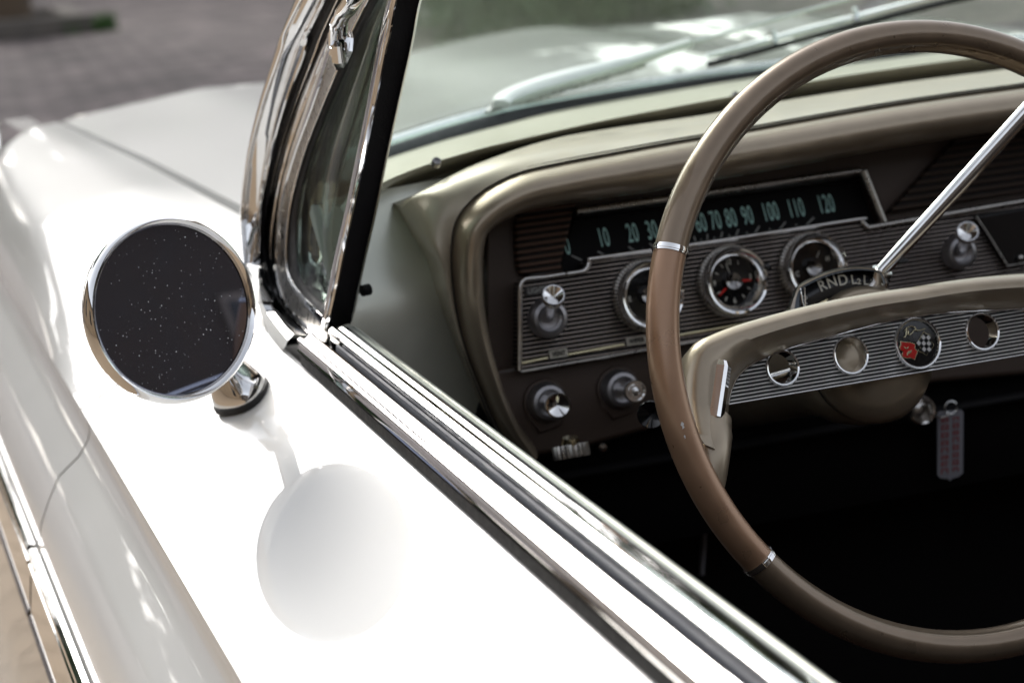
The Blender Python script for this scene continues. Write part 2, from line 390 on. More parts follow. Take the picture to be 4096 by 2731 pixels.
# =================================================================== THE CAR
car = thing('classic_car', 'white classic car with open driver window and champagne dashboard', 'car', (0, .2, 0))

# ---- body side and fender -------------------------------------------------
def body_sec(y, part):
    """left body section, from the inner top edge down to the sill: door for y < .5, fender ahead"""
    cx = -.8875 + .012*max(0, y-1.2)**2; cz = .8390
    if part == 'door': top = [V((-.750, y, .895)), V((-.750, y, .9085)), V((-.785, y, .8907)), V((-.82, y, .8729)), V((-.855, y, .8551)), V((-.882, y, .8416))]
    else:
        f = min(1, max(0, (y-.5)/.55)); f = f*f*(3-2*f); sx = seam_x(y)-.0045; g = 1 if y > .62 else 0
        ix = sx if g else -.750; iz = .938 if g else .9085
        mixz = lambda a, b: a*(1-f)+b*f
        top = [V((ix, y, iz-.02)), V((ix, y, iz)), V((mixz(-.785, ix*.72-.252), y, mixz(.8907, .937))), V((mixz(-.82, ix*.42-.52), y, mixz(.8729, .923))), V((-.855, y, mixz(.8551, .903))), V((-.882, y, mixz(.8416, .862)))]
    side = [V((cx, y, cz)), V((cx+.0035, y, cz-.004)), V((cx+.0045, y, cz-.010)), V((cx+.0045, y, cz-.020)), V((cx+.002, y, cz-.028)), V((cx-.0065, y, cz-.040)), V((-.912, y, .785)), V((-.932, y, .745)), V((-.940, y, .712)), V((-.941, y, .69)),
            V((-.936, y, .665)), V((-.936, y, .62)), V((-.939, y, .54)), V((-.946, y, .46)), V((-.960, y, .40)), V((-.968, y, .35)), V((-.966, y, .31)), V((-.93, y, .25))]
    return [top[0]] + spline(top[1:], 26), spline(side[:5], 14) + spline(side[5:], 26)
SEAM = [(.40, -.665), (.82, -.684), (1.21, -.703), (1.64, -.735), (1.9, -.752), (2.4, -.78)]
def seam_x(y):
    for (a, b), (c, d) in zip(SEAM, SEAM[1:]):
        if y <= c: return b+(d-b)*(y-a)/(c-a)
    return SEAM[-1][1]
def frontz(p, y):
    """front roll-down of bonnet and fender beyond the leading edge"""
    e = front_y(p.x)
    if y > e: return p.z - 14*(y-e)**2
    return p.z
FRONT = []
for (a, b, z_) in ((0, 575, .915), (260, 460, .93), (600, 365, .945), (1030, 305, .95), (1651, 214, .95), (1776, 172, .953), (2014, 125, .955), (2180, 90, .957), (2700, 42, .975)):
    p = Z(a/1.7415, b/1.7415, z_); FRONT.append((p.x, p.y-.10))
FRONT = [(-.84, 1.60), (-.75, 1.715), (-.65, 1.785), (-.5, 1.83), (-.35, 1.865), (-.2, 1.91), (-.1, 1.96), (0, 2.04), (.1, 2.10), (.2, 2.13), (.35, 2.13), (.8, 2.05)]
FRONT = [(p.x, p.y) for p in spline([V((a, b, 0)) for a, b in FRONT], 50)]
def front_y(x):
    if x <= FRONT[0][0]: return FRONT[0][1]-(FRONT[0][0]-x)*2.0
    for (a, b), (c, d) in zip(FRONT, FRONT[1:]):
        if x <= c: return b+(d-b)*(x-a)/(c-a)
    return FRONT[-1][1]
def ys(a, b, n): return [a+(b-a)*i/(n-1) for i in range(n)]
DOOR_F = .505
def side_loft(y0, y1, n, part, name, parent, extra=None):
    mb = MB(); rows = []
    for y in ys(y0, y1, n):
        t, s_ = body_sec(y, part)
        if part == 'fender':
            for p in t+s_: p.z = frontz(p, y)
        if y in (y0, y1):   # returns at the panel gap
            rows.append([p+V((.012, 0, -.012)) for p in t+s_] if y == y0 else None)
            if rows[-1] is None: rows.pop(); rows.append(t+s_); rows.append([p+V((.012, 0, -.012)) for p in t+s_])
            else: rows.append(t+s_)
        else: rows.append(t+s_)
    mb.loft(rows); return mb.build(name, white, parent, smooth=50)
door = side_loft(-.95, DOOR_F-.0025, 30, 'door', 'door', car)
fender = side_loft(DOOR_F+.0025, 2.35, 130, 'fender', 'fender', car)
# rear quarter behind the door (unseen but casts and reflects)
side_loft(-2.6, -.956, 12, 'door', 'rear_quarter', car)

# bright side moulding along the widest line, with a joint at the door edge
def side_trim(y0, y1, parent):
    def bar(name, prof, mt, par, n=16):
        mb = MB(); mb.capped([[V((a, y, b)) for a, b in prof] for y in ys(y0, y1, n)]); return mb.build(name, mt, par, smooth=30)
    o = bar('side_moulding', [(-.9385, .728), (-.9430, .7290), (-.9460, .7265), (-.9465, .7225), (-.9445, .7190), (-.9440, .7170), (-.9465, .7150), (-.9475, .7120), (-.9460, .7090), (-.9385, .708)], chrome, parent)
    bar('moulding_band', [(-.9385, .7075), (-.9450, .7075), (-.9500, .6720), (-.9385, .6720)], chrome, o)
    bar('moulding_edge', [(-.9385, .6715), (-.9508, .6715), (-.9530, .6680), (-.9515, .6630), (-.9385, .6630)], dchrome, o)
    return o
side_trim(-.94, DOOR_F-.006, car); side_trim(DOOR_F+.004, 1.78, car)

# ---- bonnet ---------------------------------------------------------------
def hood_z(x, y):
    a = abs(x)
    z = .948 - .012*max(0, (a-.45)/.3)**2
    r = 1/(1+math.exp((a-.20)/.035)); z += .020*r*min(1, max(0, (y-.9)/1.2)+.35)
    r2 = math.exp(-((a-.52)/.06)**2); z += .006*r2*min(1, max(0, (y-1.2)/.8))
    return z
mb = MB(); rows = []
for y in ys(.55, 2.75, 130):
    row = []; sx = seam_x(y)+.0045
    xs = [sx, sx+.002] + [sx+.012+(-sx*2-.024)*i/60 for i in range(61)] + [-sx-.002, -sx]
    for k, x in enumerate(xs):
        z = hood_z(x, y)
        if k == 0 or k == len(xs)-1: z -= .022
        p = V((x, y, z)); e = front_y(x)
        if y > e: p.z -= min(.5, 14*(y-e)**2)
        row.append(p)
    rows.append(row)
mb.loft(rows); hood = mb.build('bonnet', white, car, smooth=60)
mb = MB(); mb.loft([[V((seam_x(y)-.02, y, .905)), V((seam_x(y)+.02, y, .905))] for y in ys(.5, 2.1, 12)]); mb.build('gap_channel', rubber, hood)
# front lower face of the car
mb = MB(); mb.box((0, 2.42, .5), 1.66, .5, .5); mb.build('front_end', white, car, bevel=.05)
# fender top ornament: its tip just enters the photograph at the left edge
fo = MB(); pf = Z(-14, 318, .925); fo.tube(spline([pf+V((-.01, -.14, 0)), pf+V((-.005, 0, .022)), pf+V((0, .12, .03)), pf+V((0, .2, .01))], 12), [.004, .008, .011, .013, .014, .014, .014, .013, .012, .010, .007, .003], 12)
fo.build('fender_ornament', chrome, fender)

# ---- windscreen -----------------------------------------------------------
YB = [(-.695, .512), (-.66, .548), (-.568, .640), (-.408, .782), (-.211, .862), (0, .905), (.214, .905), (.41, .79), (.57, .64), (.66, .548), (.695, .512)]
def yb(x):
    x = -abs(x)
    t = spline_yb(x); return t
def spline_yb(x):
    for (a, b), (c, d) in zip(YB, YB[1:]):
        if a <= x <= c:
            f = (x-a)/(c-a); return b+(d-b)*f
    return YB[0][1] if x < YB[0][0] else YB[5][1]
WSK = .9
def ws_pt(x, z, off=0):
    k = 1-.15*max(0, (z-1.0)); return V((x*k, yb(x)+off-WSK*(z-1.0), z))
def ws_hit(qx, qy, off=0):
    d = ray(qx, qy); lo, hi = .8, 3.2
    f = lambda t: (lambda p: p.y-(yb(p.x)+off-WSK*(p.z-1.0)))(CAM+d*t)
    for _ in range(60):
        mid = (lo+hi)/2
        if f(mid) < 0: lo = mid
        else: hi = mid
    return CAM+d*lo
base = spline([V((a, b, 1.0)) for a, b in YB], 61)
mb = MB(); rows = []
for z in ys(.992, 1.37, 9): rows.append([V((p.x*(1-.15*(z-1)), p.y-WSK*(z-1.0), z)) for p in base])
mb.loft(rows); ws = mb.build('windscreen', wsglass, car, solid=.005)
# rubber gasket, then bright reveal outside it
def sweep_xy(path, prof, closed=True):
    """profile points are (outward in plan, up)"""
    rows = []; n = len(path)
    for i, p in enumerate(path):
        t = (path[min(n-1, i+1)]-path[max(0, i-1)]); t.z = 0; t.normalize(); o = V((-t.y, t.x, 0))
        rows.append([p+o*a+V((0, 0, b)) for a, b in prof])
    return rows
gp = [V((p.x, p.y, 1.0)) for p in base]
mb = MB(); mb.capped(sweep_xy(gp, [(-.010, -.020), (-.014, -.012), (-.012, -.001), (-.006, .0065), (-.0015, .0075), (.0, .005), (.002, -.02)])); mb.build('glass_gasket', rubber, ws, smooth=60)
mb = MB(); mb.capped(sweep_xy(gp, [(.004, -.020), (.004, .007), (.007, .0125), (.012, .0135), (.020, .006), (.026, -.012), (.024, -.02)])); mb.build('reveal_moulding', chrome, ws, smooth=60)
# cowl between bonnet and glass
mb = MB(); mb.loft([[p+V((0, .02, -.01)) for p in gp], [p+V((0, .09, -.035)) for p in gp], [V((p.x*.94, p.y+.25, .935)) for p in gp]]); mb.build('cowl', white, car)

# ---- wipers ---------------------------------------------------------------
wa = MB()
P0 = [ws_hit(1150, 238, .012), ws_hit(1165, 222, .03), ws_hit(1225, 198, .04), ws_hit(1330, 168, .038), ws_hit(1450, 138, .034), ws_hit(1585, 98, .03)]
path = spline(P0, 24)
def ribbon(mb, path, widths, thick, nrm, mi=0):
    rows = []; n = len(path)
    for i, p in enumerate(path):
        t = (path[min(n-1, i+1)]-path[max(0, i-1)]).normalized(); s_ = t.cross(nrm).normalized(); up = s_.cross(t)
        wd = widths[min(len(widths)-1, int(i*len(widths)/n))] if not callable(widths) else widths(i/(n-1))
        rows.append([p-s_*wd/2-up*thick, p-s_*wd/2+up*thick*.3, p-s_*wd*.3+up*thick, p+s_*wd*.3+up*thick, p+s_*wd/2+up*thick*.3, p+s_*wd/2-up*thick])
    mb.capped(rows, mi)
gn = V((0, -.74, -.67))*-1
wn = V((0, -.32, .95))
ribbon(wa, path, lambda f: .010+.022*math.sin(math.pi*min(1, .12+f*.9))**1.1*(1-f*.75), .004, wn)
wiper = wa.build('wiper', mat('satin_aluminium', (.88, .88, .88), .3, .2, .5), car, smooth=40)
mb = MB(); fr = Frame(ws_hit(1225, 202, .048), wn); mb.lathe(fr, [(0, .003), (.003, .0025), (.0035, 0)], 16); mb.build('rivet', steel, wiper)
mb = MB(); a, b = ws_hit(1575, 100, .03), ws_hit(1640, 85, .028); c, d = ws_hit(1800, 40, .022), ws_hit(1990, -12, .018)
mb.tube(spline([a, b, c, d], 20), .0022, 10); mb.build('arm_rod', chrome, wiper)
mb = MB(); mb.tube(spline([ws_hit(1180, 240, .022), ws_hit(1330, 196, .022), ws_hit(1480, 150, .022)], 14), .003, 8); mb.build('arm_spring', steel, wiper)
# blade, its tip at 1615,130
bp = spline([ws_hit(1622, 129, .014), ws_hit(1700, 110, .016), ws_hit(1860, 66, .018), ws_hit(2000, 30, .018), ws_hit(2140, -6, .016), ws_hit(2330, -50, .012)], 30)
mb = MB(); ribbon(mb, bp, lambda f: .0035+.006*math.sin(math.pi*min(1, f*1.1+.05))**.7, .002, wn); mb.build('blade_bridge', chrome, wiper)
mb = MB(); mb.tube([p+V((.0, -.004, -.009)) for p in bp], .0035, 8); mb.build('blade_rubber', rubber, wiper)
for q in ((1778, 88), (1965, 36)):
    mb = MB(); c_ = ws_hit(q[0], q[1], .016); mb.tube([c_+V((0, -.002, -.006)), c_+V((0, .004, .008))], .004, 10); mb.build('blade_clip', chrome, wiper)

# ---- A pillar, vent window ------------------------------------------------
SP = Frame((-.726, .3, .93), V((-1, 0, .13)), V((0, -1, 0)))    # side-glass plane, leaning in
def sidepath(pts, n, off=0): return spline([SP.hit(a, b, off) for a, b in pts], n)
def ridge(name, pts, wpx, bulge, mt, parent, off=0, n=40, prof=None, backdepth=.02):
    """a moulding lying in the side plane: prof is (across -1..1, out 0..1)"""
    path = sidepath(pts, n, off); rows = []
    prof = prof or [(-1, -1), (-1, .2), (-.8, .65), (-.4, .95), (0, 1), (.4, .95), (.8, .65), (1, .2), (1, -1)]
    for i, p in enumerate(path):
        t = (path[min(n-1, i+1)]-path[max(0, i-1)]).normalized(); s_ = SP.n.cross(t).normalized()
        wd = wpx(i/(n-1)) if callable(wpx) else wpx
        rows.append([p+s_*a*wd/2+SP.n*(b*bulge if b >= 0 else -backdepth) for a, b in prof])
    mb = MB(); mb.capped(rows); return mb.build(name, mt, parent, smooth=35)
RD = V((-.25, -.93, .15)).normalized()
BND = {
 0: (.0290, [(700, -60), (677, 0), (643, 85), (632, 115), (592, 247), (566, 362), (552, 477), (553, 540), (558, 606)]),
 1: (.0250, [(720, -60), (695, 0), (657, 85), (649, 115), (606, 247), (578, 362), (562, 477), (564, 540), (568, 606)]),
 2: (.0150, [(757, -60), (733, 0), (692, 85), (680, 115), (637, 247), (610, 362), (594, 477), (592, 540), (590, 606)]),
 3: (.0100, [(776, -60), (752, 0), (711, 85), (704, 115), (658, 247), (626, 362), (604, 477), (601, 540), (600, 606)]),
 4: (.0060, [(799, -60), (772, 0), (733, 85), (721, 115), (675, 247), (639, 362), (614, 477), (606, 540), (603, 591), (606, 635), (620, 676), (645, 716)]),
 5: (.0050, [(805, -60), (777, 0), (738, 85), (728, 115), (677, 247), (641, 362), (615.5, 477), (607, 540), (604.5, 591), (607.5, 633), (621, 673), (645, 713)]),
 6: (.0045, [(815, -60), (785, 0), (750, 85), (735, 115), (680, 247), (643, 362), (617, 477), (608, 540), (606, 591), (609, 630), (622, 670), (645, 710), (690, 753)]),
 7: (.0025, [(850, -60), (818, 0), (772, 85), (762, 115), (718, 247), (676, 362), (645, 477), (636, 591), (640, 643), (660, 700), (700, 740), (748, 786)]),
 8: (.0010, [(873, -60), (838, 0), (797, 85), (788, 115), (737, 247), (693, 362), (662, 477), (653.5, 591), (662, 643), (684, 684), (716, 722), (756, 760)]),
 9: (.0000, [(882, -60), (847, 0), (804, 85), (795, 115), (741, 247), (697, 362), (667, 477), (658, 591), (670, 643), (697, 680), (730, 712), (764, 740)]),
 10: (-.0040, [(903, -60), (868, 0), (824, 85), (815, 115), (758, 247), (714, 362), (686, 477), (682.6, 591), (696, 643), (720, 676), (752, 704)]),
 11: (-.0050, [(908, -60), (872, 0), (829, 85), (820, 115), (763, 247), (719, 362), (694, 477), (692, 591), (703, 643), (727, 674), (757, 699)])}
def strip(name, A, B, mt, parent, relief=((0, 0), (1, 0)), back=.012, n=44, ends=None):
    (oa, pa_), (ob, pb_) = A, B
    ext = lambda P_: [(P_[0][0]+(P_[0][0]-P_[1][0])/60*k*(1+.0006*k), -60-k) for k in (330, 165)]+P_ if P_[0][1] == -60 else P_
    pa_, pb_ = ext(pa_), ext(pb_); n = n+26
    a = spline([SP.hit(x, y, oa) for x, y in pa_], n); b = spline([SP.hit(x, y, ob) for x, y in pb_], n); rows = []
    for p, q in zip(a, b):
        r = [p.lerp(q, f)+RD*h for f, h in relief]
        rows.append([p.lerp(q, .03)-RD*back] + r + [p.lerp(q, .97)-RD*back])
    mb = MB(); mb.capped(rows); return mb.build(name, mt, parent, smooth=32)
def cvx(h, e=.25): return tuple((k/8, h*(1-(2*k/8-1)**2)**.5*(1-e)+h*e*0) for k in range(9))
pillar = strip('windscreen_pillar', BND[0], BND[1], chrome, car, cvx(.004), .03)
strip('pillar_flat', BND[1], BND[2], chrome, pillar, ((0, -.0012), (.08, .0), (.5, .0012), (.92, .0), (1, -.0012)), .03)
strip('inner_rib', BND[2], BND[3], chrome, pillar, ((0, -.003), (.2, -.002), (.45, .0015), (.62, .0042), (.8, .0035), (1, -.001)), .03)
strip('pillar_seal', BND[3], BND[4], rubber, pillar, ((0, -.006), (.5, -.003), (1, -.006)), .03)
strip('thin_rib', BND[4], BND[5], chrome, pillar, cvx(.002), .02)
strip('frame_gap', BND[5], BND[6], rubber, pillar, ((0, -.004), (1, -.004)), .02)
vent = strip('vent_window_frame', BND[6], BND[7], chrome, car, ((0, -.001), (.08, .0015), (.25, .0032), (.42, .0022), (.48, .0006), (.55, .002), (.75, .0030), (.92, .0016), (1, -.001)), .016)
strip('frame_channel', BND[7], BND[8], steel, vent, ((0, -.0015), (.15, -.0022), (.85, -.0022), (1, -.001)), .016)
strip('frame_lip', BND[8], BND[9], chrome, vent, cvx(.0014), .012)
strip('glass_rubber', BND[9], BND[10], rubber, vent, ((0, -.003), (.4, -.0015), (.8, -.003), (1, -.005)), .008)
strip('glass_edge', BND[10], BND[11], chrome, vent, ((0, -.005), (.5, -.0038), (1, -.005)), .004)
# vent glass
PL = [(915, -60), (890, 0), (871.6, 85), (864.7, 115), (840.8, 247), (817, 362), (793.6, 477), (767, 591), (757, 643), (745, 700), (736, 750)]
PR = [(940, -60), (912.6, 0), (897, 85), (888.7, 115), (863, 247), (839.4, 362), (814, 477), (790, 591), (780, 643), (766, 706), (752, 765)]
FR = [(990, -60), (964, 0), (946.8, 85), (940, 115), (911, 247), (885.6, 362), (862, 477), (836.4, 591), (826, 643), (812.5, 706), (800, 752)]
TR_ = [(996, -60), (969, 0), (952.5, 85), (946, 115), (916.5, 247), (891.2, 362), (867.7, 477), (842, 591), (831, 643), (818, 706), (806, 752)]
g1 = spline([SP.hit(x-4, y, -.006) for x, y in BND[11][1]], 24)
g2 = spline([SP.hit(x+10, y, -.006) for x, y in [(x_, y_) for x_, y_ in PL if y_ < 680]], 24)
mb = MB(); mb.loft([g1, [a.lerp(b, .5)-SP.n*.002 for a, b in zip(g1, g2)], g2]); mb.build('vent_glass', ventglass, vent, solid=.004)
strip('division_post', (.006, PL), (.002, PR), chrome, vent, ((0, -.002), (.12, .0), (.4, .0014), (.52, -.0002), (.6, .0016), (.85, .001), (1, -.002)), .010)
strip('felt_channel', (.002, PR+[(744, 792)]), (-.022, FR[:-1]+[(806, 740), (790, 775), (764, 796)]), felt, vent, ((0, -.002), (.1, -.004), (.5, -.006), (.9, -.004), (1, -.002)), .012)
strip('channel_lip', (-.022, FR), (-.025, TR_), chrome, vent, cvx(.0015), .012)
mb = MB(); p = SP.hit(832, 668, -.03); mb.tube([p, p+V((.006, .002, 0))], .0045, 12); mb.build('channel_screw', blackm, vent)
# latch of the vent window
F2 = SP
def lp(x, y, o): return SP.hit(x, y, o)
mb = MB()
mb.tube(spline([lp(845, -70, .030), lp(808, 5, .032), lp(783, 42, .030), lp(771, 70, .026), lp(769, 100, .022)], 18), [.0075]*5+[.007]*4+[.006]*4+[.0045]*5, 14, flat=.6)
mb.tube(spline([lp(786, 40, .020), lp(784, 80, .018), lp(782, 108, .014)], 8), .0042, 12)
ribbon(mb, spline([lp(766, 90, .016), lp(768, 112, .022), lp(775, 135, .020), lp(776, 150, .012)], 10), lambda f: .012-.005*f, .004, SP.n)
ribbon(mb, spline([lp(798, 86, .010), lp(800, 104, .014), lp(790, 130, .012), lp(780, 148, .008)], 10), lambda f: .008-.003*f, .003, SP.n)
mb.build('vent_latch', chrome, vent, smooth=40)
# bright base casting where pillar meets the belt
base_fr = SP
def skin(name, curves, mt, parent, n=26, thick=None, smooth=40):
    mb = MB(); mb.loft([spline(c, n) for c in curves]); return mb.build(name, mt, parent, smooth=smooth, solid=thick or 0)
c0 = [lp(585, 616, .014), lp(583, 650, .02), lp(592, 700, .024), lp(625, 755, .026), (lp(655, 797, .026))]
c1 = [lp(592, 614, .020), lp(594, 650, .025), lp(604, 700, .029), lp(634, 748, .030), lp(661, 782, .030)]
c2 = [lp(604, 618, .014), lp(604, 650, .019), lp(620, 700, .024), lp(650, 742, .026), lp(675, 768, .026)]
c3 = [lp(612, 625, .006), lp(618, 650, .008), lp(634, 696, .012), lp(664, 738, .014), lp(700, 770, .014)]
c4 = [lp(620, 630, 0), lp(628, 650, 0), lp(645, 700, 0), lp(680, 740, 0), lp(715, 770, 0)]
cb = [Z(548, 616, .906), Z(556, 655, .906), Z(575, 708, .906), Z(610, 765, .906), Z(646, 808, .906)]
skin('pillar_base', [cb, c0, c1, c2, c3, c4], chrome, pillar)
skin('pillar_joint', [[lp(565, 600, .012), lp(585, 604, .022), lp(603, 606, .012)], [lp(567, 606, .014), lp(586, 610, .026), lp(604, 611, .012)], [lp(568, 612, .008), lp(587, 616, .014), lp(604, 617, .006)]], chrome, pillar, n=12)
# A-pillar inside face, seen through the vent glass
strip('pillar_inner', (-.012, [(900, -60), (860, 0), (800, 180), (722, 304), (690, 400), (672, 517), (700, 640)]), (-.040, [(905, -60), (885, 60), (858, 150), (827, 247), (808, 310), (793, 362), (784, 413), (783, 477), (786, 520)]), brown, pillar, ((0, 0), (.5, .002), (1, 0)), .02)
# painted corner of the cowl under the pillar foot
mb = MB(); mb.loft([[V((-.7495, y, .9065+.03*max(0, y-.45))), V((-.715, y, .908+.05*max(0, y-.42)))] for y in ys(.36, .66, 10)]); mb.build('cowl_corner', white, car)
# ---- belt mouldings on the door -------------------------------------------
def belt(name, prof, y0, y1, mt, parent, n=30, smooth=35, taper=0):
    rows = []
    for y in ys(y0, y1, n):
        f = max(0, (y-(y1-.10))/.10)*taper
        rows.append([V((a+dxb(y), y, b+f)) for a, b in prof])
    mb = MB(); mb.capped(rows); return mb.build(name, mt, parent, smooth=smooth)
def dxb(y): return .004*max(0, min(1, (.2-y)/.6))*0
YF = .285
belt('belt_moulding', [(-.7470, .900), (-.7480, .9095), (-.7500, .9110), (-.7515, .9188), (-.7532, .9195), (-.7545, .9215), (-.7534, .9235), (-.7528, .9262), (-.7540, .9282), (-.7535, .9298), (-.7515, .9308), (-.7495, .9300), (-.7480, .9290), (-.7445, .9318), (-.7420, .9325), (-.7405, .9310), (-.7400, .900)], -.95, .262, chrome, door)
belt('belt_dark_strip', [(-.7475, .900), (-.7490, .9090), (-.7525, .9100), (-.7530, .9150), (-.7530, .9185), (-.7500, .9185), (-.7475, .9185)], -.95, .262, rubber, door)  # plain dark strip along the outer foot of the moulding
belt('garnish_seal', [(-.7212, .900), (-.7212, .9368), (-.7190, .9368), (-.7190, .900)], -.95, .247, rubber, door)
belt('window_sweep', [(-.7385, .900), (-.7383, .9300), (-.7378, .9335), (-.7365, .9345), (-.7350, .9330), (-.7348, .900)], -.95, .21, bluegrey, door)
belt('inner_garnish', [(-.7340, .900), (-.7342, .9345), (-.7335, .9375), (-.7310, .9390), (-.7285, .9385), (-.7272, .9370), (-.7262, .9370), (-.7240, .9388), (-.7215, .9380), (-.7205, .9350), (-.7205, .900)], -.95, .245, chrome, door)
belt('inner_sill', [(-.7200, .898), (-.7200, .9330), (-.7185, .9350), (-.7140, .9345), (-.7125, .9330), (-.7110, .9335), (-.7060, .9300), (-.7010, .9230), (-.7000, .910), (-.7000, .898)], -.95, .262, kickm, door)
# door inner trim panel
mb = MB(); mb.box((-.72, -.24, .60), .07, 1.40, .56); mb.build('door_inner_panel', seatm, door, bevel=.01)
# front fillet of the belt where frames cross


# ---- door mirror ----------------------------------------------------------
MC = CAM+ray(397, 711)*1.355
MN = V((.33, -.943, .20)).normalized()
MF = Frame(MC, MN, V((1, 0, 0)))
mr = .0627
mb = MB()
mb.lathe(MF, [(mr-.0045, .0015), (mr-.0035, .0035), (mr-.0015, .0045), (mr, .003), (mr+.0010, 0), (mr+.0014, -.003), (mr+.0010, -.006), (mr-.001, -.008)], 96)
mirror = mb.build('door_mirror', chrome, car, smooth=50)
mb = MB(); mb.lathe(MF, [(mr-.0005, -.0062), (mr-.003, -.014), (mr-.012, -.025), (mr-.028, -.036), (.012, -.042), (.0001, -.043)], 96); mb.build('mirror_shell', dchrome, mirror, smooth=60)
mb = MB(); mb.lathe(MF, [(.0001, .0006), (mr*.5, .0004), (mr-.0050, .0)], 96); mb.build('mirror_glass', mirrorm, mirror)
mb = MB(); mb.lathe(MF, [(mr-.0048, .0002), (mr-.0040, .0020), (mr-.0043, .0024), (mr-.0052, .0010)], 96); mb.build('glass_bezel', chrome_s, mirror)
# foot: chrome dome on black gasket on the door top
BX = Z(555/1, 905, .890); BF = Frame(V((BX.x, BX.y, .8885)), V((-.42, 0, 1)), V((0, -1, 0)))
mb = MB()
def drop(r, w_, n=40, tip=1.35):
    out = []
    for k in range(n):
        a = 2*math.pi*k/n; c_, s_ = math.cos(a), math.sin(a); e = tip if c_ > 0 else 1.0
        out.append(BF.pt(r*(c_*e-.0), r*s_*(1-.25*max(0, c_)), w_))
    return out
mb.loft([drop(.0225, -.002), drop(.0225, .0022), drop(.020, .003)], True); foot_pad = mb.build('foot_gasket', rubber, mirror)
mb = MB(); mb.loft([drop(.0212, .0024), drop(.0210, .0065), drop(.0195, .011), drop(.0165, .018), drop(.0130, .026, tip=1.2), drop(.0105, .033, tip=1.1), drop(.010, .042, tip=1), drop(.0003, .043, tip=1)], True); mb.build('mirror_foot', chrome, mirror, smooth=60)
mb = MB(); mb.tube(spline([BF.pt(-.002, 0, .035), BF.pt(-.006, 0, .050), MC-MN*.034], 10), [.0075]*6+[.008]*4, 16); mb.build('mirror_stem', chrome, mirror)

# =================================================================== DASHBOARD
# S: seam on top of the brow, in the plane y=.285
Sq = [(1195, 1050), (1150, 985), (1112, 900), (1075, 800), (1052, 700), (1043, 610), (1046, 535), (1060, 497), (1085, 466), (1122, 437), (1191, 403), (1293, 379), (1420, 355), (1550, 331), (1719, 303), (1870, 276), (2026, 249), (2190, 224), (2352, 202), (2600, 165), (3300, 70)]
NS = 114
S_ = spline([Y(a, b, .285) for a, b in Sq], NS)
def inward(i):
    t = (S_[min(NS-1, i+1)]-S_[max(0, i-1)]).normalized(); return V((t.z, 0, -t.x))
def brow(prof):
    rows = []
    wf = lambda i: .42+.58*min(1, max(0, (i-6)/30))**.8
    for d, y in prof: rows.append([S_[i]+inward(i)*d*(wf(i) if d > .001 else 1)+V((0, y-.285, 0)) for i in range(NS)])
    return rows
mb = MB(); mb.loft(brow([(-.001, .295), (0, .2855), (.001, .281), (.0035, .272), (.008, .2655), (.014, .263), (.020, .265), (.027, .272), (.033, .282), (.036, .300), (.038, .335)])); 
dash = mb.build('dashboard', champ, car, smooth=60)
mb = MB(); mb.loft(brow([(-.0035, .2895), (.0008, .2895)])); mb.build('brow_seam', rubber, dash)
# top pad from the seam back to the garnish
Gq = [(892, 452), (930, 436), (1000, 412), (1075, 388), (1170, 358), (1287, 327), (1420, 303), (1550, 283), (1785, 238), (2058, 196), (2352, 158), (2700, 110), (3300, 40)]
gz = lambda a: 1.018-.016*max(0, 1-(a-892)/260)
G_ = spline([Z(a, b, gz(a)) for a, b in Gq], 80)
iS = [i for i in range(NS) if i >= 38]
def seg(lst, a, b, n): 
    return spline(lst[a:b], n)
# find the index where the seam starts running along the top
itop = min(range(NS), key=lambda i: (S_[i]-Y(1075, 475, .285)).length)
Stop = spline(S_[itop:], 80)
Lq = [(1195, 1052), (1145, 985), (1105, 905), (1060, 800), (1030, 720), (1013, 660), (1005, 615), (985, 570), (955, 530), (922, 498), (895, 470)]
L_ = spline([Y(a, b, .30) for a, b in Lq], 50)
Sout = [S_[i]-inward(i)*.0022+V((0, .0015, 0)) for i in range(NS)]
inner = spline(Sout[:itop+1], 50)+spline(Sout[itop:], 80)[1:]
crn = Z(893, 460, 1.003)+V((0, -.03, 0))
outer = spline(L_[:44:4]+[crn], 50)+spline([crn]+G_[8::6]+[G_[-1]], 80)[1:]
def skinrow(f):
    out = []
    for k, (a, b) in enumerate(zip(inner, outer)):
        wv = min(1, max(0, (k-10)/75)); nd = V((-.35, -.85, .25)).lerp(V((0, -.1, 1)), wv).normalized()
        out.append(a.lerp(b, f)+nd*((.0065+.0085*math.exp(-((k-50)/18)**2))*math.sin(math.pi*f)**.8 if 0 < f < 1 else 0))
    return out
back = [p+(V((.003, .06, 0)) if k < 49 else V((0, .06, -.004))) for k, p in enumerate(outer)]
mb = MB(); mb.loft([[p+V((0, .006, -.001)) for p in inner], inner]+[skinrow(f/10) for f in range(1, 10)]+[outer, back]); mb.build('dash_top', mat('dash_top_paint', (.40, .35, .265), .40, .35, .2, .2, noise=(60, .06)), dash, smooth=70)
# kick panel: satin surface between pillar and dash, lit on its upper half
mb = MB()
k0 = [Y(760, 400, .42), Y(830, 440, .42), Y(900, 475, .42), Y(960, 520, .42), Y(1020, 560, .42)]
def kr(z, y): return [V((-.715, y-.012, z)), V((-.69, y-.004, z)), V((-.66, y, z)), V((-.62, y+.012, z)), V((-.52, y+.05, z))]
mb.loft([kr(1.012, .372), kr(.998, .358), kr(.984, .344), kr(.970, .3315), kr(.957, .3215), kr(.945, .314), kr(.932, .309), kr(.915, .3065), kr(.89, .306), kr(.80, .306), kr(.6, .306), kr(.4, .306)]); kick = mb.build('kick_panel', kickm, car, subsurf=1, smooth=80)
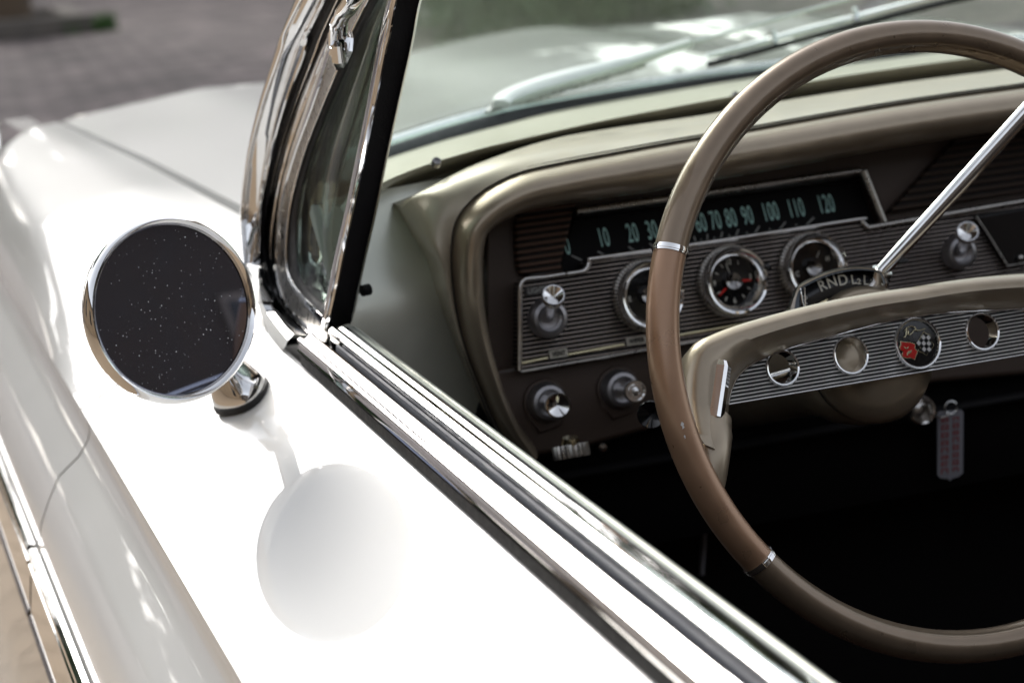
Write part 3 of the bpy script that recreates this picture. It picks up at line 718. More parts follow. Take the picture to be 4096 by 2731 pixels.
# garnish rail under the glass, with screws
Cq = [(868, 432), (880, 424), (940, 398), (1003, 376), (1110, 345), (1225, 318), (1380, 283), (1550, 250), (1700, 222), (1900, 185), (2100, 155), (2352, 122), (2700, 78), (3300, 10)]
C_ = spline([Z(a, b, gz(a)+.018) for a, b in Cq], 90); G2 = spline([Z(a, b-2, gz(a))+V((0, .008, -.0)) for a, b in Gq], 90)
Uq = [(880, 366), (890, 362), (1010, 326), (1146, 290), (1293, 253), (1550, 208), (1800, 168), (2352, 92), (2700, 46), (3300, -30)]
U_ = spline([Z(a, b, .999) for a, b in Uq], 90)
mb = MB(); mb.loft([[p+V((0, .01, -.02)) for p in G2], G2, [a.lerp(b, .5)+V((0, -.002, 0)) for a, b in zip(G2, C_)], [a.lerp(b, .92) for a, b in zip(G2, C_)], [p+V((0, .001, .0015)) for p in C_], [a.lerp(b, .1) for a, b in zip(C_, U_)], [a.lerp(b, .6) for a, b in zip(C_, U_)], U_, [p+V((0, .004, -.02)) for p in U_]])
garn = mb.build('windscreen_garnish', mat('olive_beige_paint', (.44, .42, .32), .42, .25, .15, .2, noise=(60, .05)), car, smooth=35)
for q in ((1003, 371), (1690, 219)):
    c_ = Z(q[0], q[1], 1.035); fr = Frame(c_, V((0, -.75, .66)))
    mb = MB(); mb.lathe(fr, [(.0001, .0002), (.0016, .0002), (.0020, .0012), (.0032, .0012), (.0038, 0), (.0038, -.004)], 24); mb.build('garnish_screw', dchrome, garn)

# ---- instrument planes -----------------------------------------------------
PK = .176; PF = Frame((-.37, .30, .91), (0, -1, PK))                      # ribbed lower panel
top_l = PF.hit(1343, 600)                                                 # top edge of the lower panel
SKK = .55; SF = Frame(top_l+V((0, .014, .002)), (0, -1, SKK))             # speedometer face, leaning back
def P(a, b, off=0): return PF.uv(a, b, off)
def conv(pts, F=PF, off=0): return [F.uv(x/1.7415, y/1.7415, off) for x, y in pts]
# brown recess behind everything
BKF = PF.shifted(-.040)
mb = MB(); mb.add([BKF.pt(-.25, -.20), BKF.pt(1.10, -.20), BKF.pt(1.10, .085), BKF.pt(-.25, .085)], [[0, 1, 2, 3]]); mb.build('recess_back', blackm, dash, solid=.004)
# brown housing face around instruments: between brow underside and window
HF = PF.shifted(-.012)
hz = [(2000, 620), (4700, 200), (4700, 760), (3560, 885), (3456, 690), (2306, 852), (2262, 1060), (2262, 1108), (2040, 1128)]
# left ribbed pad
lr_mat = ribmat('brown_ribbing', .0052, tuple(HF.v), (.15, .09, .065), (.010, .007, .005), .3, .35, .1)
outl = [(2180, 765), (2245, 790-18), (2309, 757), (2306, 820), (2290, 880), (2262, 1000), (2247, 1055), (2262, 1098), (2120, 1108), (2085, 1100), (2068, 1060), (2062, 980), (2062, 900), (2075, 850), (2110, 805)]
shape('ribbed_pad', HF, conv(outl, HF), lr_mat, dash, depth=.02, bevel=.003)
# plain brown surround (frame with the window as an opening)
ol = conv([(1960, 1500), (1960, 900), (2060, 740), (2300, 660), (3300, 500), (4700, 280), (5600, 120), (5600, 900), (4096, 830), (3552, 912), (3532, 890), (3458, 672), (2312, 835), (2230, 1060), (2262, 1108), (2085, 1125), (2074, 1135), (2070, 1490)], HF)
shape('surround', HF.shifted(-.006), ol, brown, dash, depth=.010, bevel=.001)
# right ribbed speaker grille
rr_mat = ribmat('dark_brown_ribbing', .0062, tuple(HF.v), (.055, .036, .026), (.008, .006, .005), .1, .45, -.1)
shape('speaker_grille', HF.shifted(.003), conv([(3866, 520), (4700, 400), (5600, 250), (5600, 640), (4096, 765), (3558, 852)], HF.shifted(.003)), rr_mat, dash, depth=.008, bevel=.0006)
# little bright clips
for q in ((2330, 778), (3692, 562)):
    fr = HF.shifted(.004); u, v = fr.uv(q[0]/1.7415, q[1]/1.7415); mb = MB()
    mb.tube([fr.pt(u-.005, v+.002), fr.pt(u, v-.001, .002), fr.pt(u+.005, v+.003)], .0011, 8, up=V((0, 1, 0))); mb.build('trim_clip', steel, dash)

# ---- speedometer -----------------------------------------------------------
SPF = SF.shifted(-.012)
sp_out = conv([(2306, 850), (3452, 686), (3540, 905), (3430, 930), (2360, 1085), (2262, 1100), (2240, 1060)], SPF)
spd = shape('speedometer', SPF, sp_out, blackm, car, depth=.003, bevel=.0002)
nums = [('0', 2268, 985), ('10', 2414, 953), ('20', 2530, 935), ('30', 2608, 924), ('40', 2676, 913), ('50', 2740, 903), ('60', 2803, 894), ('70', 2862, 884), ('80', 2924, 875), ('90', 2990, 865), ('100', 3082, 850), ('110', 3184, 836), ('120', 3304, 819)]
TF = SPF.shifted(.0008)
for s_, a, b in nums:
    u, v = TF.uv(a/1.7415, b/1.7415); text('speed_number', TF.at(u, v), s_, .0158, teal, spd, wscale=.42, bold=.0, spacing=1.08)
ticks = MB()
tk = [(2310, 1033, -30), (2410, 1014, -22), (2478, 1010, 0), (2530, 998, -16), (2612, 985, -12)]
for k in range(13):
    f = k/12; pxx = [2310, 2412, 2531, 2612, 2668, 2726, 2780, 2830, 2886, 2948, 3028, 3130, 3240][k]; pyy = 1033-(pxx-2310)*.158
    u, v = TF.uv(pxx/1.7415, pyy/1.7415); sl = (k-6)*.28; L = .0030
    for (du, l_) in ((0, 1.),):
        a_ = TF.pt(u-sl*L*.9, v-L); b_ = TF.pt(u+sl*L*.9, v+L); s2 = (b_-a_).cross(TF.n).normalized()*.0006
        ticks.add([a_-s2, a_+s2, b_+s2, b_-s2], [[0, 1, 2, 3]])
    if k < 12:
        nx = [2310, 2412, 2531, 2612, 2668, 2726, 2780, 2830, 2886, 2948, 3028, 3130, 3240][k+1]; mx_ = (pxx+nx)/2
        u, v = TF.uv(mx_/1.7415, (1033-(mx_-2310)*.158+6)/1.7415); q_ = TF.at(u, v); ticks.box((0, 0, 0), .0009, .002, .0002, fr=q_)
ticks.build('tick_marks', dullletter, spd)
# bright rails above, below and beside the window
def rail(name, pts, F, r, mt, parent, off=0, flat=1., n=30, up=None):
    path = spline([F.hit(x/1.7415, y/1.7415, off) for x, y in pts], n); mb = MB(); mb.tube(path, r, 12, flat=flat, up=up or F.n); return mb.build(name, mt, parent)
rail('top_rail', [(2306, 846), (2700, 790), (3100, 733), (3440, 684)], HF, .0028, steel, spd, .001, n=12)
rail('end_rail', [(3452, 684), (3490, 780), (3534, 892)], HF, .0032, steel, spd, .001, n=12)
# inner bevel strip below the top rail
mb = MB(); mb.loft([[HF.hit(x/1.7415, y/1.7415, -.002) for x, y in ((2300, 856), (3450, 694))], [SPF.hit(x/1.7415, y/1.7415, .0) for x, y in ((2290, 884), (3462, 714))]]); mb.build('window_bevel', mat('dark_bevel', (.035, .032, .03), .35, .3), spd, solid=.001)
# lower panel -----------------------------------------------------------------
lpm = ribmat('black_silver_ribbing', .00345, tuple(PF.v), (.60, .52, .47), (.005, .0045, .0045), .95, .22, .62)
pan = conv([(2083, 1150), (2088, 1128), (2104, 1118), (2262, 1102), (2345, 1090), (2353, 1052), (2362, 1040), (3425, 882), (3445, 885), (3466, 908), (3560, 905), (4096, 812), (5200, 640), (5200, 1080), (4096, 1150), (3300, 1290), (2600, 1395), (2080, 1485)])
panel = shape('instrument_panel', PF, pan, lpm, car, depth=.022, bevel=.0006)
rail('panel_edge_trim', [(2079, 1482), (2080, 1300), (2081, 1160), (2086, 1130), (2104, 1115), (2180, 1108), (2258, 1096)], PF, .0019, chrome_s, panel, .001)
rail('panel_top_trim', [(2266, 1096), (2340, 1083), (2352, 1060), (2362, 1040), (2400, 1031), (2900, 960), (3420, 880), (3440, 880), (3456, 896), (3468, 910)], PF, .0022, chrome_s, panel, .001, n=60)
rail('panel_right_trim', [(3470, 912), (3700, 872), (4096, 805), (4500, 740)], PF, .0026, steel, panel, .001)
rail('panel_lower_trim', [(2082, 1486), (2400, 1432), (2700, 1380), (3200, 1300)], PF, .0012, steel, panel, .0005)
rail('label_strip', [(2084, 1452), (2190, 1432)], PF, .0013, gold, panel, .0005, n=6)
rail('label_strip', [(2270, 1419), (2496, 1378)], PF, .0013, gold, panel, .0005, n=6)
rail('label_strip', [(2592, 1362), (3050, 1282)], PF, .0013, gold, panel, .0005, n=6)
def plate(s_, x, y, w_, h, dark=False):
    u, v = PF.uv(x/1.7415, y/1.7415); f = PF.at(u, v, .0018)
    pl_ = shape('label_plate', f, [(-w_/2, -h/2), (w_/2, -h/2), (w_/2, h/2), (-w_/2, h/2)], mat('plate_grey', (.05, .045, .042) if dark else (.50, .47, .40), .4, .3), panel, depth=.002, bevel=.0002)
    t = text('label_lettering', f.shifted(.0004), s_, h*.62, dullletter if dark else blackm, panel, wscale=.8, bold=.0001)
plate('VENT', 2232, 1414, .0145, .0062); plate('WIPER', 2543, 1362, .0165, .0062); plate('LIGHTS', 2146, 1161, .019, .0068, True)
# highlights of fluted scallops around bezels are modelled as a milled ring
def gauge(px, py, r, name, dial_text, needles, seed=0):
    u, v = PF.uv(px/1.7415, py/1.7415, .012); f = PF.at(u, v)
    mb = MB(); mb.lathe(f, [(r, 0), (r, .008), (r*.985, .0125), (r*.93, .0155), (r*.88, .015), (r*.80, .0095), (r*.755, .0085), (r*.745, .0095), (r*.73, .0085), (r*.72, .002)], 64)
    ga = mb.build(name, chrome, car, smooth=40)
    mb = MB()
    for k in range(60):
        a = 2*math.pi*k/60; c_ = f.at(r*1.03*math.cos(a), r*1.03*math.sin(a), .002); mb.box((0, 0, 0), .0016, .0016, .004, fr=c_)
    mb.build('milled_ring', steel, ga)
    mb = MB(); mb.lathe(f, [(.0001, .003), (r*.73, .003)], 48); mb.build('dial', blackg, ga)
    df = f.shifted(.0033)
    for s_, ang, rr, h in dial_text: text('dial_number', df.at(rr*r*math.cos(R(ang)), rr*r*math.sin(R(ang))), s_, h, paleletter, ga, wscale=.8, bold=.00008)
    for ang, r0, r1, wd, mt in needles:
        mb = MB(); c_, s2 = math.cos(R(ang)), math.sin(R(ang)); a_ = df.pt(r0*r*c_, r0*r*s2, .002); b_ = df.pt(r1*r*c_, r1*r*s2, .002); sd_ = (b_-a_).cross(df.n).normalized()*wd
        mb.add([a_-sd_, a_+sd_, b_+sd_*.6, b_-sd_*.6], [[0, 1, 2, 3]]); mb.build('needle', mt, ga, solid=.0005)
    mb = MB(); mb.lathe(f, [(r*.27, .003), (r*.27, .007), (r*.255, .0085), (r*.235, .0075), (r*.12, .0065), (.0001, .0045)], 40); mb.build('hub_cone', MATS['dark_chrome'], ga, smooth=30)
    mb = MB(); mb.lathe(f, [(.0001, .0092), (r*.72, .0088)], 40); mb.build('cover_glass', clear, ga)
    return ga
GR = 148/1.7415/FQ*1.50
clk = [('12', 94, .56, .0042), ('1', 62, .56, .003), ('3', 4, .6, .004), ('6', -88, .58, .0042), ('9', 180, .55, .004)]
tick_ = [(a, .5, .62, .0005, paleletter) for a in (122, 150, -30, -60, -120, -150)]
gauge(2608, 1180, GR, 'fuel_gauge', [('E', 185, .56, .004), ('F', 0, .56, .004)], [(60, .3, .5, .0004, paleletter)])
gauge(2946, 1124, GR, 'clock', clk, tick_+[(-5, .3, .58, .0011, redlet), (-143, .3, .6, .0009, redlet), (107, .25, .55, .0004, paleletter)])
gauge(3268, 1068, GR, 'temperature_gauge', [('C', 196, .52, .004), ('H', 18, .56, .004)], [(60, .3, .5, .0004, paleletter)])
# clock setting knob
f = PF.at(*PF.uv(3073/1.7415, 1068/1.7415, .02), .018); mb = MB(); mb.lathe(f, [(.0001, .003), (.0028, .0025), (.003, 0), (.0015, -.004), (.0015, -.012)], 16); mb.build('clock_knob', blackg, panel)

# ---- pull knobs ---------------------------------------------------------------
def knob(px, py, name, F, base_r, knob_q, length, knob_r, collar=greyc, flute=True, stepd=False, capm=chrome):
    u, v = F.uv(px/1.7415, py/1.7415); f = F.at(u, v)
    mb = MB(); mb.lathe(f, [(base_r*1.08, -.004), (base_r*1.06, .002), (base_r*.98, .006), (base_r*.9, .0085), (base_r*.72, .0095), (base_r*.66, .0075), (base_r*.52, .0060), (base_r*.5, .0045), (base_r*.3, .004), (.0001, .004)], 48)
    kb = mb.build(name, collar, car, smooth=30)
    tip = F.hit(knob_q[0]/1.7415, knob_q[1]/1.7415, length); o = f.pt(0, 0, .004)
    d = tip-o; kf = Frame(o, d, V((1, 0, 0))); L = d.length; kr_ = knob_r
    mb = MB(); n = 32
    def fl(r, w_, amp=0): return [kf.pt((r*(1-amp*(k % 2)))*math.cos(2*math.pi*k/n), (r*(1-amp*(k % 2)))*math.sin(2*math.pi*k/n), w_) for k in range(n)]
    a = .12 if flute else 0
    mb.loft([fl(kr_*.42, 0), fl(kr_*.45, L*.3, a), fl(kr_*.62, L*.62, a), fl(kr_*.72, L*.72, a), fl(kr_*.95, L*.8), fl(kr_, L*.86), fl(kr_, L*.97)], True)
    mb.build('knob_stem', capm, kb, smooth=30)
    mb = MB()
    if stepd: mb.lathe(kf, [(kr_, L*.97), (kr_*.93, L), (kr_*.82, L), (kr_*.80, L-.003), (kr_*.62, L-.003), (kr_*.6, L-.001), (kr_*.4, L-.001), (kr_*.36, L-.004), (.0001, L-.008)], 48)
    else: mb.lathe(kf, [(kr_, L*.97), (kr_*.94, L), (kr_*.86, L), (.0001, L-kr_*.55)], 48)
    mb.build('knob_cap', capm, kb, smooth=25); return kb
LF = PF.shifted(-.008)
knob(2188, 1272, 'light_switch_knob', PF, .0150, (2215, 1178), .040, .0088)
knob(2186, 1608, 'vent_knob', LF, .0150, (2234, 1622), .046, .0098, flute=False)
knob(2478, 1556, 'wiper_knob', LF, .0150, (2544, 1565), .048, .0086, flute=False, stepd=True)
knob(3830, 1010, 'radio_knob', PF, .0140, (3872, 925), .042, .0090)
for q in ((2186, 1608), (2478, 1556)):
    u, v = LF.uv(q[0]/1.7415, q[1]/1.7415); o = [(u+.0185*math.cos(a), v+.0185*math.sin(a)) for a in [R(20+k*12) for k in range(17)]] + [(u-.016, v-.010), (u-.008, v-.0235), (u+.010, v-.0205), (u+.0165, v-.008)]
    shape('knob_escutcheon', LF.shifted(-.001), o, brown, dash, depth=.006, bevel=.001)
# lower dash face
LFq = conv([(1960, 1480), (2600, 1380), (3400, 1240), (5200, 950), (5200, 1400), (3400, 1560), (2740, 1680), (2300, 1800), (2090, 1830)], LF.shifted(-.004))
shape('lower_dash', LF.shifted(-.004), LFq, brown, dash, depth=.012, bevel=.004)
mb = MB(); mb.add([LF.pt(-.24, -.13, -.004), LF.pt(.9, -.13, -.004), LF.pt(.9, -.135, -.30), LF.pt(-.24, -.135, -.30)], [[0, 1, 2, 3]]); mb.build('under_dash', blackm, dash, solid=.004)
# radio face
rf = PF.shifted(.004)
radio = shape('radio', rf, conv([(3905, 868), (4096, 835), (4600, 750), (4600, 960), (4096, 1052), (4030, 1062)], rf), blackg, car, depth=.006, bevel=.0008)
rail('radio_edge', [(3905, 866), (3960, 950), (4030, 1064)], rf, .0006, steel, radio, .0005, n=10)
rail('radio_edge', [(4030, 1064), (4096, 1052), (4500, 985)], rf, .0006, steel, radio, .0005, n=10)
f = rf.at(*rf.uv(4074/1.7415, 1032/1.7415), .002); mb = MB(); mb.lathe(f, [(.0001, .003), (.0022, .002), (.0025, 0)], 16); mb.build('radio_screw', steel, radio)

# =================================================================== STEERING
WT = R(18.43); WN = V((0, -math.cos(WT), math.sin(WT))); W0 = V((-.37, 0, .93))
WF = Frame(W0, WN)
def rim_ring(a0, a1, mt, name, parent, R0=.2048, n=90, prof=None):
    prof = prof or [(.0125*math.cos(t)*(1.0 if math.cos(t) > 0 else 1.05), .0135*math.sin(t)) for t in [2*math.pi*k/24 for k in range(24)]]
    rows = []
    for i in range(n+1):
        a = a0+(a1-a0)*i/n; c_, s_ = math.cos(a), math.sin(a)
        rows.append([WF.pt((R0+p)*c_, (R0+p)*s_, q) for p, q in prof])
    mb = MB(); mb.capped(rows); return mb.build(name, mt, parent, smooth=60)
b1, b2 = math.atan2(.083, -.188), 2*math.pi+math.atan2(-.122, -.165)
# rim section with a shallow groove round the inner front face
def rimprof(k=1.):
    out = []
    for j in range(32):
        t = 2*math.pi*j/32; c_, s_ = math.cos(t), math.sin(t); g_ = 1-.13*math.exp(-((math.atan2(s_, c_)-R(155))/.28)**2)
        out.append((.0110*c_*g_*k, .0126*s_*g_*k))
    return out
wheel = rim_ring(b2+.006, b1+2*math.pi-.006, rimm, 'steering_wheel', car, prof=rimprof())
rim_ring(b1+.006, b2-.006, bronze, 'rim_grip', wheel, prof=rimprof())
# the matching grip on the right (outside the photograph)
rim_ring(math.pi-b2+.02+2*math.pi, math.pi-b1+2*math.pi-.02, bronze, 'rim_grip', wheel, prof=rimprof(1.01))
for b_ in (b1, b2):
    rim_ring(b_-.010, b_+.010, chrome, 'rim_band', wheel, n=8, prof=[(p*1.07*k_, q*1.07*k_) for k_ in (1,) for p, q in rimprof()])
    rim_ring(b_-.0045, b_+.0045, chrome, 'rim_band', wheel, n=6, prof=[(p*1.12, q*1.12) for p, q in rimprof()])
# chips in the paint of the rim
def chip(a, phi, pts, mt):
    mb = MB(); ring = []
    for (da, dp) in pts:
        aa = a+da; pp = phi+dp; c_, s_ = math.cos(aa), math.sin(aa); p, q = .0112*math.cos(pp), .0128*math.sin(pp); ring.append(WF.pt((.2048+p)*c_, (.2035+p)*s_, q))
    mb.add(ring, [list(range(len(ring)))]); mb.build('paint_chip', mt, wheel)
ca = math.atan2(.125, -.155)
for (a, ph, s_, mt) in ((R(139.5), R(60), 1., whitee), (R(139.2), R(58), .55, red), (R(188), R(75), 1., whitee), (R(190), R(70), .5, whitee), (R(226.5), R(60), 1.1, whitee), (R(226.2), R(62), .6, red), (R(230), R(62), .5, whitee)):
    chip(a, ph, [(da*.85, dp*.85) for da, dp in ((-.014*s_, .02), (-.004*s_, -.13*s_), (.003*s_, -.04*s_), (.013*s_, -.10*s_), (.009*s_, .08*s_), (.001, .05*s_), (-.005*s_, .12*s_))], mt)
# horn bar, dished 4 cm behind the rim plane
HB = WF.shifted(-.043)
def hb(pts, off=0): return [HB.uv(x, y, off) for x, y in pts]
# body: lofted strips from top edge to plate edge; (q x, q y, offset)
def HP(x, y, o): return HB.hit(x, y, o)
barL = [
 # back/top hidden edge,   top edge,              crown,                 lower shoulder,         plate edge
 [(1640, 1062, .030), (1615, 1030, .034), (1604, 1012, .036), (1640, 1064, .030), (1640, 1070, .025)],
]
top = [(1606, 1012), (1588, 985), (1575, 925), (1578, 860), (1588, 815), (1608, 785), (1640, 768), (1700, 745), (1800, 716), (1900, 692), (2000, 673), (2100, 659), (2230, 643), (2352, 631), (2450, 621)]
crown = [(1618, 1020), (1600, 985), (1592, 925), (1596, 868), (1606, 828), (1625, 800), (1652, 785), (1706, 762), (1803, 733), (1902, 708), (2002, 688), (2101, 674), (2230, 658), (2352, 645), (2450, 635)]
low = [(1650, 1040), (1650, 990), (1660, 940), (1664, 895), (1672, 860), (1684, 838), (1702, 818), (1740, 796), (1820, 768), (1910, 744), (2004, 722), (2102, 706), (2230, 690), (2352, 677), (2450, 668)]
edge = [(1660, 1050), (1666, 1000), (1673, 945), (1676, 905), (1686, 876), (1700, 855), (1718, 838), (1752, 820), (1830, 792), (1915, 768), (2007, 744), (2104, 726), (2230, 708), (2352, 696), (2450, 687)]
offt = [.034, .026, .016, .012, .010, .009, .008, .007, .006, .006, .006, .006, .006, .006, .006]
def mir(p):   # mirror a point across the wheel's own centre line
    return V((-.74-p.x, p.y, p.z))
def bar_curve(pts, d, extra=0, n=70):
    c_ = [HP(x, y, o*1.0+d) for (x, y), o in zip(pts, offt)]
    # keep the part left of the hub centre and mirror it
    s_ = spline(c_, 120); s_ = [p for p in s_ if p.x < -.37]
    left = spline(s_, n); return left + [mir(p) for p in left[::-1]]
rowsb = [[p-WN*.022+V((0, 0, -.004)) for p in bar_curve(top, 0)], [p-WN*.010 for p in bar_curve(top, 0)], bar_curve(top, 0), bar_curve(crown, .0065), [a.lerp(b, .5)+WN*.004 for a, b in zip(bar_curve(crown, .0065), bar_curve(low, .004))], bar_curve(low, .002), bar_curve(edge, -.003), [p-WN*.012 for p in bar_curve(edge, -.003)]]
mb = MB(); mb.loft(rowsb); mb.build('horn_bar', champ, wheel, smooth=70)
# tail joining the rim on each side
for sgn in (0, 1):
    t_ = [HP(1640, 960, .018), HP(1640, 1000, .026), HP(1640, 1040, .033), WF.pt(-.184, -.068, -.008), WF.pt(-.189, -.078, -.010)]
    if sgn: t_ = [mir(p) for p in t_]
    mb = MB(); mb.tube(spline(t_, 14), [.012]*3+[.0125, .012, .0115, .011, .0105, .010, .0095, .009, .0085, .008, .007], 16, up=WN, flat=.8); mb.build('spoke_tail', champ, wheel, smooth=70)
# ribbed plate with round openings
plm = ribmat('engine_turned_plate', .00255, tuple(WF.v), (.84, .82, .79), (.012, .012, .013), 1., .28, .10)
po = [(1672, 927), (1680, 893), (1698, 860), (1730, 834), (1780, 811), (1850, 789), (1950, 762), (2050, 736), (2150, 719), (2250, 705)]
PFm = HB.shifted(.001)
pu = [PFm.uv(x, y) for x, y in po]; pu = sp2(pu, 40); pu = [p for p in pu if p[0] < 0]
bot = [PFm.uv(1672, 927), PFm.uv(2020, 872)]
bl = (pu[0][0], pu[0][1]); yb0 = (bot[0][1]+bot[1][1])/2
outline = [(bl[0], yb0)] + pu[1:] + [(-a, b) for a, b in pu[::-1][:-1]] + [(-bl[0], yb0)]
holes_q = [(1797, 845, 37), (1953, 816, 41), (2256, 762, 38)]
HC = []
for x, y, r in holes_q: u, v = PFm.uv(x, y); HC.append((u, v))
eu, ev = PFm.uv(2106, 789); 
hr = .0120; spc = abs(HC[1][0]-eu)
centers = [(eu-2*spc, HC[0][1], .0116), (eu-spc, HC[1][1], .0125), (eu+spc, HC[2][1], .0125), (eu+2*spc, HC[0][1], .0116)]
er = .0168
holes = [circ((a, b), r) for a, b, r in centers] + [circ((eu, ev), er)]
cutplate('horn_plate', PFm, outline, plm, wheel, holes=holes, depth=.0025)
for a, b, r in centers:
    f = PFm.at(a, b); mb = MB(); mb.lathe(f, [(r+.0010, 0), (r+.0010, .0012), (r+.0002, .0020), (r-.0008, .0016), (r-.0010, 0), (r-.0010, -.010), (r, -.010)], 48); mb.build('plate_ring', chrome, wheel, smooth=50)
# plate bright border
mb = MB()
bpath = [PFm.pt(a, b, .0008) for a, b in outline]; mb.tube(bpath+[bpath[0]], .0008, 8, up=WN); mb.build('plate_border', chrome, wheel)
# backing channel below/behind plate
mb = MB(); mb.loft([[PFm.pt(a, b, -.003) for a, b in outline if b > -9][0:1]*2, [PFm.pt(bl[0], yb0, -.003), PFm.pt(-bl[0], yb0, -.003)]]) if False else None
# emblem
emf = PFm.at(eu, ev)
emb = MB(); emb.lathe(emf, [(er+.0012, 0), (er+.0012, .0016), (er+.0004, .0028), (er-.0006, .0024), (er-.0010, .0012)], 64); em = emb.build('wheel_emblem', chrome, car, smooth=50)
mb = MB(); mb.lathe(emf, [(.0001, .0004), (er*.6, .0002), (er-.0009, .0)], 48); mb.build('emblem_field', blackg, em)
def es(name, pts, mt, off=.0009, depth=.0008, bev=.0001):
    # pts read from the enlarged photo: centre (1815,1100), radius 290 across, 312 down
    o = [((x-1815)/292*er, -(y-1100)/312*er) for x, y in pts]; return shape(name, emf.shifted(off), o, mt, em, depth=depth, bevel=bev)
redflag = [(1600, 1042), (1650, 1062), (1700, 1070), (1740, 1085), (1775, 1105), (1765, 1160), (1790, 1200), (1765, 1240), (1735, 1292), (1690, 1262), (1640, 1258), (1590, 1235), (1592, 1200), (1612, 1168), (1580, 1150), (1575, 1110), (1600, 1085)]
chkflag = [(1930, 968), (1955, 1000), (1995, 1015), (2005, 1050), (1980, 1092), (2022, 1130), (2022, 1165), (1985, 1190), (1945, 1215), (1905, 1265), (1870, 1225), (1830, 1205), (1815, 1180), (1850, 1160), (1830, 1120), (1800, 1105), (1850, 1060)]
def grow(pts, k):
    cx = sum(p[0] for p in pts)/len(pts); cy = sum(p[1] for p in pts)/len(pts); return [(cx+(x-cx)*k, cy+(y-cy)*k) for x, y in pts]
es('flag_outline', grow(redflag, 1.10), gold, .0007); es('red_flag', redflag, red, .0011)
es('flag_outline', grow(chkflag, 1.07), gold, .0007); es('checkered_flag', chkflag, blackm, .0011)
# white squares in a rotated grid
ux, uy = (38, -31), (28, 44)
cx0, cy0 = 1905, 1035
sq = MB()
for i in range(-4, 5):
    for j in range(-3, 6):
        if (i+j) % 2: continue
        c_ = (cx0+ux[0]*i+uy[0]*j, cy0+ux[1]*i+uy[1]*j)
        # inside test on the flag polygon
        ins = False; n_ = len(chkflag)
        for k in range(n_):
            (x1, y1), (x2, y2) = chkflag[k], chkflag[(k+1) % n_]
            if (y1 > c_[1]) != (y2 > c_[1]) and c_[0] < (x2-x1)*(c_[1]-y1)/(y2-y1)+x1: ins = not ins
        if not ins: continue
        q = []
        for sa, sb in ((-.46, -.46), (.46, -.46), (.46, .46), (-.46, .46)):
            x = c_[0]+ux[0]*sa+uy[0]*sb; y = c_[1]+ux[1]*sa+uy[1]*sb; q.append(emf.pt((x-1815)/292*er, -(y-1100)/312*er, .00125))
        sq.add(q, [[0, 1, 2, 3]])
sq.build('white_squares', whitee, em)
# small mark on the red flag
es('flag_mark', [(1625, 1110), (1650, 1135), (1690, 1120), (1665, 1150), (1635, 1142)], gold, .0015, .0006)
es('flag_mark', [(1640, 1225), (1660, 1180), (1720, 1170), (1700, 1205), (1665, 1215), (1645, 1238)], gold, .0015, .0006)
# leaping animal in gold wire
def wire(pts, r=.00042):
    mb = MB(); mb.tube(spline([emf.pt((x-1815)/292*er, -(y-1100)/312*er, .0016) for x, y in pts], 24), r, 8, up=WN); return mb
mb = wire([(1640, 1000), (1670, 985), (1680, 960), (1690, 925), (1710, 890), (1715, 940), (1700, 970), (1730, 975), (1770, 950), (1800, 925), (1830, 935), (1870, 940), (1945, 932)], .00045)
mb2 = wire([(1665, 915), (1690, 900), (1705, 882), (1750, 872), (1790, 880), (1815, 905), (1812, 930)], .0004)
mb.add(mb2.v, mb2.f); mb3 = wire([(1812, 880), (1820, 910), (1835, 925)], .0003); mb.add(mb3.v, mb3.f); mb.build('leaping_figure', gold, em)
mb = MB(); mb.lathe(emf, [(.0001, .0036), (er*.6, .0032), (er-.0008, .0020)], 48); mb.build('emblem_lens', clear, em)
# chrome thumb bars at the ends of the horn bar
for sgn in (0, 1):
    a_, b_ = HP(1663, 828, .022), HP(1642, 970, .026)
    if sgn: a_, b_ = mir(a_), mir(b_)
    t = (b_-a_).normalized(); s_ = t.cross(WN).normalized(); rows = []
    for k in range(12):
        f = k/11; p = a_.lerp(b_, f); e = min(1, min(f, 1-f)*7+.35); wd = .0052*(.7+.3*e)
        rows.append([p-s_*wd-WN*.010, p-s_*wd+WN*.0015*e, p-s_*wd*.25+WN*.0050*e, p+s_*wd*.25+WN*.0050*e, p+s_*wd+WN*.0015*e, p+s_*wd-WN*.010])
    mb = MB(); mb.capped(rows); mb.build('thumb_bar', chrome, wheel, smooth=25)
    rows = []
    for k in range(12):
        f = -.06+1.12*k/11; p = a_.lerp(b_, f)-WN*.007; e = min(1, min(f+.06, 1.06-f)*8+.3); wd = .0078*e
        rows.append([p-s_*wd-WN*.006, p-s_*wd+WN*.0012, p+s_*wd+WN*.0012, p+s_*wd-WN*.006])
    mb = MB(); mb.capped(rows); mb.build('thumb_bar_seat', brown, wheel)
# hub and column
hu_ = WF.shifted(-.065).uv(2022, 822); hubc = WF.at(hu_[0], hu_[1])
mb = MB(); mb.lathe(hubc, [(.0001, -.050), (.018, -.050), (.0300, -.055), (.0400, -.064), (.0450, -.074), (.0440, -.083), (.040, -.088)], 64); mb.build('wheel_hub', champ, wheel, smooth=60)
hu2 = WF.shifted(-.105).uv(1990, 814); colc = WF.at(hu2[0], hu2[1])
mb = MB(); mb.lathe(colc, [(.0100, -.0885), (.0420, -.0890), (.0475, -.093), (.0495, -.102), (.0500, -.118), (.048, -.135), (.041, -.16), (.036, -.20), (.035, -.50)], 64); column = mb.build('steering_column', champ, car, smooth=60)
mb = MB(); mb.lathe(hubc, [(.0402, -.0855), (.0420, -.0865), (.0420, -.0900), (.0402, -.0905)], 64); mb.build('column_gap', rubber, column)
